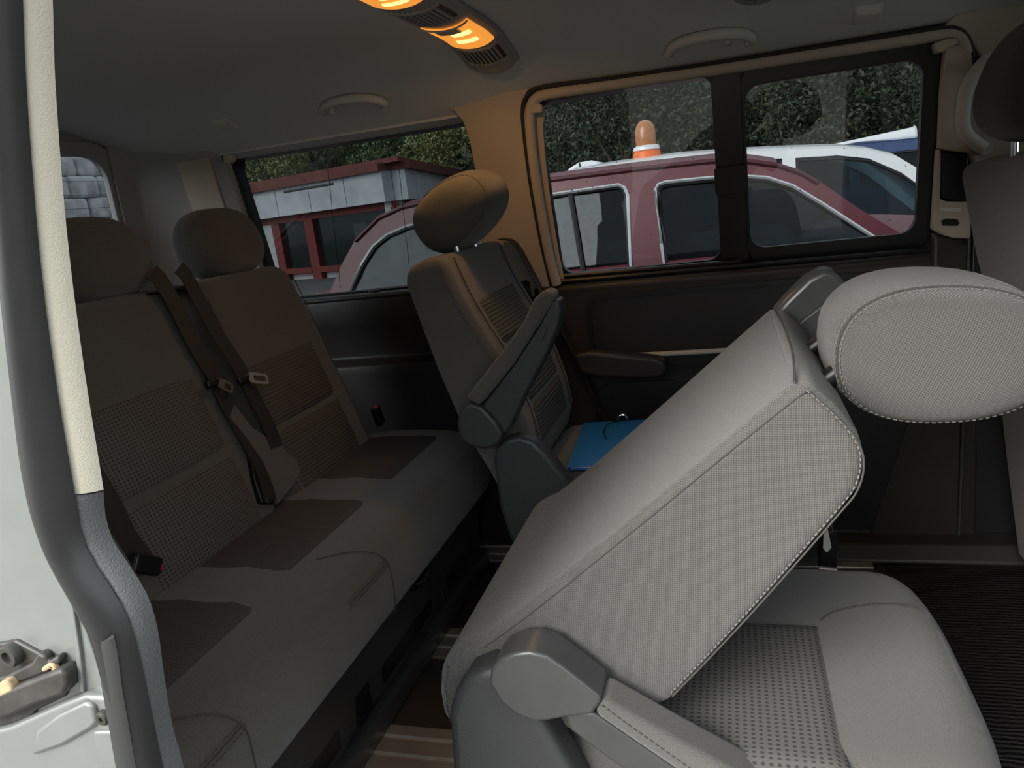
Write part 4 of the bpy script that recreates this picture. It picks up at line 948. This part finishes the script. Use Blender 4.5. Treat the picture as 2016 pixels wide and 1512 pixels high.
# ================================================================== OUTSIDE: cars
def car(name, label, y0, Wd, k, roofpts, belt_z, windows, body, paint, glassm, trimm, zg, wheels, z0=.6, seats=True, roofdrop=.0, ext=None):
    """side outline in world x,z on the near side plane y = y0+(z-z0)*k above the belt"""
    x0 = min(p[0] for p in body); x1 = max(p[0] for p in body)
    t = thing(name, label, 'car', ((x0+x1)/2, y0+Wd/2, zg))
    def sd(side, off):
        if side < 0: return lambda x, z: V((x, y0+max(0, z-z0)*k+off, z))
        return lambda x, z: V((x, y0+Wd-max(0, z-z0)*k-off, z))
    # lower body
    o = prismY('body', body, y0, y0+Wd, paint, t, .06, 4, True, 50)
    frame = [(roofpts[0][0], belt_z-.02)]+list(roofpts)+[(roofpts[-1][0], belt_z-.02)]
    for s in (-1, 1):
        v, f = plate(frame, windows, sd(s, 0), sd(s, .035)); sf = mk('side_frame', v, f, paint, t); bev(sf, .012, 2)
        for wdw in windows:
            v, f = plate(wdw, [], sd(s, .014), sd(s, .018)); mk('window_glass', v, f, glassm, sf, False)
            if trimm:
                mk('window_trim', *tubegeo([sd(s, -.002)(x, z) for x, z in wdw], .0085, 6, True), trimm, sf)
            mk('window_gasket', *tubegeo([sd(s, .006)(x, z) for x, z in [((x-sum(q[0] for q in wdw)/len(wdw))*.965+sum(q[0] for q in wdw)/len(wdw), (z-sum(q[1] for q in wdw)/len(wdw))*.93+sum(q[1] for q in wdw)/len(wdw)) for x, z in wdw]], .010, 6, True), 'gasket', sf)
    # roof skin between the sides: only along the flat part of the outline
    ra_, rb_ = roofdrop
    secs = []
    for x, z in roofpts[ra_:rb_]:
        a = sd(-1, -.004)(x, z); b = sd(1, -.004)(x, z); row = []
        for j in range(13): q = j/12; p = a.lerp(b, q); row.append(p+V((0, 0, .035*sin(pi*q)**.6)))
        row += [p+V((0, 0, -.02)) for p in reversed(row)]; secs.append(row)
    v, f = loft(secs); mk('roof', v, f, paint, t)
    def screen(nm, pa, pb):
        va = [sd(-1, .02)(*pa).lerp(sd(1, .02)(*pa), j/8) for j in range(9)]; vb = [sd(-1, .02)(*pb).lerp(sd(1, .02)(*pb), j/8) for j in range(9)]
        f = [(j, j+1, j+10, j+9) for j in range(8)]; mk(nm, va+vb, f, glassm, t)
    screen('windscreen', roofpts[rb_-1], roofpts[-1]); screen('rear_window', roofpts[ra_], roofpts[0])
    # seats, wheels
    if seats:
        for xx in seats:
            for yy in (y0+Wd*.28, y0+Wd*.72):
                v, f = roundbox((.14, .46, .55), .06, 3, 3, None, None, (xx, yy, belt_z-.22)); st = mk('car_seat', v, f, 'car_interior', t)
                mk('car_headrest', *roundbox((.09, .24, .16), .04, 3, 3, None, None, (xx-.03, yy, belt_z+.13)), 'car_interior', st)
        c = V((seats[-1]+.48, y0+Wd*.28, belt_z+.02)); mk('steering_wheel', *tubegeo([c+V((.05*cos(q)*.5, .18*sin(q), .17*cos(q))) for q in [2*pi*j/20 for j in range(20)]], .013, 6, True), 'car_interior', t)
    for xx in wheels:
        for yy in (y0+.02, y0+Wd-.22):
            secs = [[V((xx+r*cos(2*pi*j/24), yy+d, zg+.31+r*sin(2*pi*j/24))) for j in range(24)] for r, d in ((.20, .05), (.20, .0), (.29, -.01), (.31, .02), (.31, .18), (.29, .2), (.2, .2))]
            v, f = loft(secs); wh = mk('wheel', v, f, 'tyre', t)
            v, f = loft([[V((xx+r*cos(2*pi*j/24), yy+d, zg+.31+r*sin(2*pi*j/24))) for j in range(24)] for r, d in ((.19, .04), (.19, .01), (.06, -.005), (.01, -.005))]); mk('hub', v, f, 'steel', wh)
    return t
def cp(pxs, y0, k, z0=.6):
    out = []
    for a, b in pxs:
        d = ray(a, b); tt = (y0+(CAM.z-z0)*k-CAM.y)/(d.y-k*d.z); p = CAM+d*tt; out.append((p.x, p.z))
    return out
# maroon wagon next to the van
MY, MK = 2.90, .28
roofp = cp([(610, 640), (648, 578), (672, 522), (700, 470), (745, 425), (790, 404), (840, 392), (950, 371), (1075, 350), (1250, 328), (1400, 312), (1470, 312), (1530, 320), (1575, 334), (1610, 354), (1690, 410), (1790, 470), (1860, 510)], MY, MK)
win = [cp([(668, 600), (690, 570), (712, 520), (735, 484), (762, 462), (800, 445), (850, 433), (990, 408), (1000, 420), (1010, 600), (850, 605)], MY, MK),
       cp([(1032, 398), (1040, 390), (1075, 385), (1150, 374), (1218, 364), (1230, 370), (1236, 384), (1243, 560), (1044, 575)], MY, MK),
       cp([(1290, 376), (1296, 364), (1310, 359), (1400, 350), (1460, 347), (1510, 350), (1560, 366), (1620, 402), (1740, 480), (1790, 515), (1312, 552), (1302, 480)], MY, MK)]
bz = .66
bx0, bx1 = roofp[0][0]-.25, roofp[-1][0]+1.15
bodyp = [(bx0, GZ+.30), (bx0-.04, GZ+.62), (bx0+.06, bz-.10), (roofp[0][0]+.02, bz+.02), (roofp[-1][0], bz+.02), (bx1-.25, bz-.10), (bx1-.02, bz-.28), (bx1, GZ+.40), (bx1-.08, GZ+.22), (bx0+.1, GZ+.22)]
mc = car('car', 'maroon wagon parked right beside the van outside the windows', MY, 1.66, MK, roofp, bz, win, bodyp, 'maroon', 'car_glass', 'car_trim', GZ, (bx0+.72, bx1-.78), .6, (-.75, .35), (5, 13))
# roof gutter beads and quarter divider of the maroon car
rs = [V((x, MY+max(0, z-.6)*MK-.006, z-.012)) for x, z in roofp[3:15]]; mk('roof_gutter', *tubegeo(rs, .010, 6), 'maroon_dark', mc)
dv = cp([(1123, 384), (1150, 545)], MY, MK); mk('quarter_divider', *tubegeo([V((x, MY+max(0, z-.6)*MK, z)) for x, z in dv], .012, 6), 'gasket', mc)
v, f = roundbox((2.0, .03, .20), .01, 2, 2, None, None, (-.45, MY+1.66-.17, .575)); mk('bright_band', v, f, 'band_pale', mc)  # pale strip added, imitating the band of light low in the windows
# white car behind
WY_, WK = 5.6, .25
roofw = cp([(985, 420), (1030, 380), (1080, 350), (1130, 334), (1200, 322), (1330, 304), (1450, 295), (1560, 290), (1650, 287), (1705, 291), (1760, 304), (1830, 345), (2020, 490)], WY_, WK)
ww = [cp([(1040, 392), (1090, 362), (1150, 348), (1290, 331), (1300, 515), (1050, 520)], WY_, WK), cp([(1325, 328), (1450, 316), (1540, 312), (1550, 500), (1330, 510)], WY_, WK),
      cp([(1566, 311), (1650, 306), (1710, 312), (1775, 340), (1930, 450), (1950, 478), (1575, 500)], WY_, WK)]
wbz = .40; wx0, wx1 = roofw[0][0]-.3, roofw[-1][0]+.9
bodyw = [(wx0, GZ+.30), (wx0-.04, GZ+.6), (wx0+.06, wbz-.08), (roofw[0][0]+.05, wbz+.02), (roofw[-1][0], wbz+.02), (wx1-.2, wbz-.12), (wx1, GZ+.55), (wx1-.08, GZ+.24), (wx0+.1, GZ+.24)]
car('car', 'white car parked behind the maroon wagon with pale roof', WY_, 1.75, WK, roofw, wbz, ww, bodyw, 'white_paint', 'car_glass', None, GZ, (wx0+.75, wx1-.8), .6, (-.4, .9), (3, 11))
# blue car further back at the right
BY, BK = 9.5, .25
xs0 = 1.0
roofb = [(xs0-.9, .62), (xs0-.6, .95), (xs0-.2, 1.10), (xs0+.5, 1.16), (xs0+1.3, 1.13), (xs0+1.7, 1.05), (xs0+2.5, .62)]
roofb = [(a, b+.02) for a, b in roofb]
wb_ = [[(xs0-.5, .70), (xs0-.25, .98), (xs0+.35, 1.04), (xs0+.38, .70)], [(xs0+.48, .70), (xs0+.46, 1.04), (xs0+1.25, 1.02), (xs0+1.62, .94), (xs0+2.05, .70)]]
bodyb = [(xs0-1.3, GZ+.3), (xs0-1.3, .5), (xs0-.95, .63), (xs0+2.5, .63), (xs0+3.3, .42), (xs0+3.4, GZ+.4), (xs0+3.3, GZ+.24), (xs0-1.2, GZ+.24)]
car('car', 'dark blue car partly hidden behind the white one at far right', BY, 1.7, BK, roofb, .62, wb_, bodyb, 'blue_paint', 'car_glass', None, GZ, (xs0-.5, xs0+2.6), .6, (.8, 1.9), (2, 6))
# white tube lying on the blue car's roof
a, b = onY(1625, 292, 10.1), onY(1800, 268, 10.1)
t = thing('roof_tube', 'white plastic tube tapering over the roof of the blue car', 'tube', (a+b)/2)
mk('tube_body', *tubegeo([a, a.lerp(b, .5), b], [.03, .07, .11], 16), 'white_paint', t)
mk('end_rim', *tubegeo([b+V((0, .112*cos(q), .112*sin(q))) for q in [2*pi*j/20 for j in range(20)]], .012, 6, True), 'fascia', t)
# amber beacon on the white car's roof
p = onY(1275, 322, 6.0); zr = p.z
bc = thing('warning_beacon', 'amber dome beacon with white ring and orange base on a car roof', 'beacon', (p.x, 6.0, zr-.02))
def ring(c, rz): return [[c+V((r*cos(2*pi*j/24), r*sin(2*pi*j/24), z)) for j in range(24)] for r, z in rz]
c = V((p.x, 6.0, zr)); sc = 6.4/1480
mk('base', *loft(ring(c, [(29*sc, -3*sc), (28*sc, 0), (24*sc, 22*sc), (20*sc, 24*sc)])), 'orange', bc)
mk('collar', *loft(ring(c, [(22*sc, 23*sc), (25*sc, 25*sc), (24*sc, 30*sc), (19*sc, 33*sc)])), 'white_paint', bc)
mk('dome', *loft(ring(c, [(18*sc, 31*sc), (19*sc, 40*sc), (19*sc, 58*sc), (16*sc, 68*sc), (10*sc, 75*sc), (3*sc, 78*sc)])), 'amber', bc)
# small white housing on the roof, left of the beacon
p = onY(1158, 335, 6.2)
t = thing('roof_box', 'small white streamlined box on the white car roof left of beacon', 'roof box', p)
h = .07
prismY('shell', [(p.x-.19, p.z-.02), (p.x-.15, p.z+.03), (p.x-.06, p.z+h), (p.x+.05, p.z+h*1.05), (p.x+.14, p.z+.04), (p.x+.22, p.z-.02)], 6.1, 6.5, 'white_paint', t, .02)
mk('joint', *tubegeo([V((p.x-.045, 6.098, p.z-.02)), V((p.x-.05, 6.098, p.z+h-.006))], .006, 6), 'gasket', t)

# ---------------- building behind
A = V((-8.25, 18.0, 0)); Bp = V((-15.0, 20.4, 0)); Cc = V((-10.6, 29.0, 0))
bd = thing('building', 'low white and red building with dark shop windows behind cars', 'building', (-10.5, 20, GZ))
def face(P, Q, off=0.0):
    d = (Q-P).normalized(); nn = V((d.y, -d.x, 0));
    if nn.dot(V((0, -1, 0))+V((.6, 0, 0))) < 0: nn = -nn
    return lambda u, z, o_=0.0: P+d*u+nn*(o_+off)+V((0, 0, z))
for P, Q, nm in ((A, Bp, 'l'), (A, Cc, 'r')):
    fc = face(P, Q); ln = (Q-P).length
    def pan(name, u0, u1, z0, z1, o0, o1, mat, par=bd):
        v, f = plate([(u0, z0), (u1, z0), (u1, z1), (u0, z1)], [], lambda u, z: fc(u, z, o1), lambda u, z: fc(u, z, o0)); return mk(name, v, f, mat, par, False)
    pan('wall', 0, ln, GZ, 2.35, -.3, -.1, 'wall_render' if nm == 'l' else 'fascia')
    k = 0; u = -.02
    n = 5 if nm == 'l' else 8
    for i in range(n):
        pan('fascia_panel', ln*i/n+.012, ln*(i+1)/n-.012, 1.40, 2.18, 0, .35, 'fascia' if not (nm == 'l' and i == n-1) else 'fascia_bright')
    pan('gutter', -.05, ln, 2.16, 2.34, 0, .5, 'roof_red')
    pan('lintel', 0, ln, 1.22, 1.40, -.1, .06, 'red_paint')
    if nm == 'l':
        us = [0.0, .22, 1.55, 1.75, 2.95, 3.10, 4.05, 4.25, 5.6, 5.8]
        for a_, b_ in ((0, .18), (3.25, 3.62), (4.75, 5.10), (6.2, 6.4)): pan('window_post', a_, b_, GZ, 1.25, -.1, .08, 'red_paint')
        for a_, b_ in ((.18, 3.25), (3.62, 4.75)):
            pan('shop_window', a_, b_, -.15, 1.22, -.12, -.05, 'dark_glass'); pan('window_sill', a_, b_, -.28, -.12, -.1, .10, 'red_paint')
        pan('end_wall', 5.10, 6.2, GZ, 1.25, -.1, .02, 'wall_render')
        pan('notice', 1.2, 1.75, .35, .95, -.05, -.04, 'car_interior')
# roof slab of the building
v = [A+V((.4, -.4, 2.33)), Bp+V((-.3, -.5, 2.33)), V((-16, 30, 3.2)), Cc+V((.5, .2, 2.33))]; v += [p+V((0, 0, .12)) for p in v]
mk('roof', v, [(0, 1, 2, 3), (7, 6, 5, 4), (0, 4, 5, 1), (1, 5, 6, 2), (2, 6, 7, 3), (3, 7, 4, 0)], 'roof_red', bd, False)
p = onY(655, 362, 17.5); mk('gutter_pipe', *tubegeo([p, onY(560, 378, 18.3)], .035, 8), 'car_interior', bd)

# grey stone bank behind the van, seen through the tailgate window
rd = random.Random(2); sb = thing('stone_bank', 'pale grey stone bank seen through the tailgate window', 'stone bank', (-9.5, 6.0, GZ))
for r_ in range(9):
    x = 0
    for c_ in range(20):
        w_ = rd.uniform(.45, .6); v, f = roundbox((.35, w_, .34), .07, 2, 1, None, None, (-9.5-r_*.06+rd.uniform(-.05, .05), 1.5+c_*.56+(.28 if r_ % 2 else 0), GZ+.17+r_*.335)); mk('stone', v, f, 'stone', sb)
# ---------------- hillside and trees
xs = [-70+130*i/60 for i in range(61)]; ys = [26+60*j/30 for j in range(31)]; random.seed(11)
v = [(x, y, GZ-.2+max(0, (y-31))*.52+1.2*sin(x*.21+y*.1)+.6*sin(x*.53+1)) for x in xs for y in ys]
f = [(i*31+j, i*31+j+1, (i+1)*31+j+1, (i+1)*31+j) for i in range(60) for j in range(30)]
struct(mk('hillside', v, f, 'hill'), 'dark wooded hillside behind the yard')
def crown(c, rx, ry, rz, n, s, seed):
    rd = random.Random(seed); v = []; f = []; lob = [(rd.gauss(0, 1), rd.gauss(0, 1), rd.gauss(0, 1), rd.uniform(.25, .45)) for _ in range(16)]
    for i in range(n):
        lx, ly, lz, lr = rd.choice(lob); q = V((lx, ly, lz)).normalized()*.62
        d = V((rd.gauss(0, 1), rd.gauss(0, 1), rd.gauss(0, 1))).normalized()*lr*rd.uniform(.75, 1.05); q = q+d
        p = V((c[0]+q.x*rx, c[1]+q.y*ry, c[2]+q.z*rz)); a = V((rd.gauss(0, 1), rd.gauss(0, 1), rd.gauss(0, 1))).normalized(); b = a.cross(V((rd.gauss(0, 1), rd.gauss(0, 1), rd.gauss(0, 1)))).normalized()
        ss = s*rd.uniform(.6, 1.3); k = len(v)
        v += [p-a*ss, p+b*ss*.5, p+a*ss, p-b*ss*.5]; f.append((k, k+1, k+2, k+3))
    return v, f
def tree(name, label, c, r, mat, n, s, seed, group=None, ground=GZ):
    t = thing(name, label, 'tree', (c[0], c[1], ground), group)
    o = mk('crown', *crown(c, r[0], r[1], r[2], n, s, seed), mat, t, False)
    g = V((c[0], c[1], ground)); mk('trunk', *tubegeo([g, g.lerp(V(c), .5)+V((.1, 0, 0)), V(c)], [.16, .12, .05], 8), 'bark', t)
    rd = random.Random(seed+5)
    for i in range(3):
        q = V((c[0]+rd.uniform(-.6, .6)*r[0], c[1]+rd.uniform(-.5, .5)*r[1], c[2]+rd.uniform(0, .5)*r[2])); mk('branch', *tubegeo([g.lerp(V(c), .55), q], [.06, .02], 6), 'bark', t)
    return t
def tp_(px, py, y): return onY(px, py, y)
for i, (px, py, y, r, lab, m_) in enumerate([
    (520, 320, 33, 2.6, 'pale green leafy tree above the red roof, leftmost in rear window', 'leaf_light'),
    (650, 300, 35, 3.0, 'broad green leafy tree above the middle of the red roof', 'leaf_mid'),
    (735, 290, 34, 2.0, 'slim grey-green tree between broad one and the yellowish one', 'leaf_mid'),
    (868, 300, 31, 2.2, 'yellowish green pointed tree beside the pillar, above roof end', 'leaf_light'),
    (465, 290, 40, 2.6, 'dim green tree at the left end of the rear side window', 'leaf_mid')]):
    c = tp_(px, py, y); tree('tree', lab, (c.x, y, c.z-.3), (r, r*.8, r*1.25), m_, 9000, .085, 20+i)
rd = random.Random(5); k = 0
hill = [(1100, 250), (1180, 230), (1230, 290), (1340, 240), (1440, 220), (1520, 250), (1600, 210), (1680, 190), (1740, 240), (1790, 190), (1880, 210), (1960, 200), (1130, 200), (1290, 200), (1390, 190), (1560, 160), (1660, 230), (1810, 250)]
for (px, py) in hill:
    y = rd.uniform(24, 36); c = tp_(px, py+rd.uniform(-10, 20), y); r = rd.uniform(2.4, 3.4)
    tree('hillside_tree', 'dark green tree on the wooded slope behind the parked cars', (c.x, y, c.z), (r, r*.8, r*1.2), 'leaf_dark', 8000, .078, 60+k, 'dark trees on the slope', GZ); k += 1
# dense undergrowth over the slope (uncountable)
v = []; f = []; rd = random.Random(9)
for i in range(110000):
    x = rd.uniform(-50, 40); y = rd.uniform(27, 62); z = GZ-.2+max(0, (y-31))*.52+1.2*sin(x*.21+y*.1)+.6*sin(x*.53+1)+rd.uniform(0, 2.2+1.2*sin(x*.9)*sin(y*.8))
    p = V((x, y, z)); a = V((rd.gauss(0, 1), rd.gauss(0, 1), rd.gauss(0, 1))).normalized(); b = a.cross(V((rd.gauss(0, 1), rd.gauss(0, 1), rd.gauss(0, 1)))).normalized(); ss = rd.uniform(.10, .24); k = len(v)
    v += [p-a*ss, p+b*ss*.55, p+a*ss, p-b*ss*.55]; f.append((k, k+1, k+2, k+3))
setp(mk('undergrowth', v, f, 'leaf_dark', None, False), 'dense dark green undergrowth covering the hillside', 'foliage', None, 'stuff')
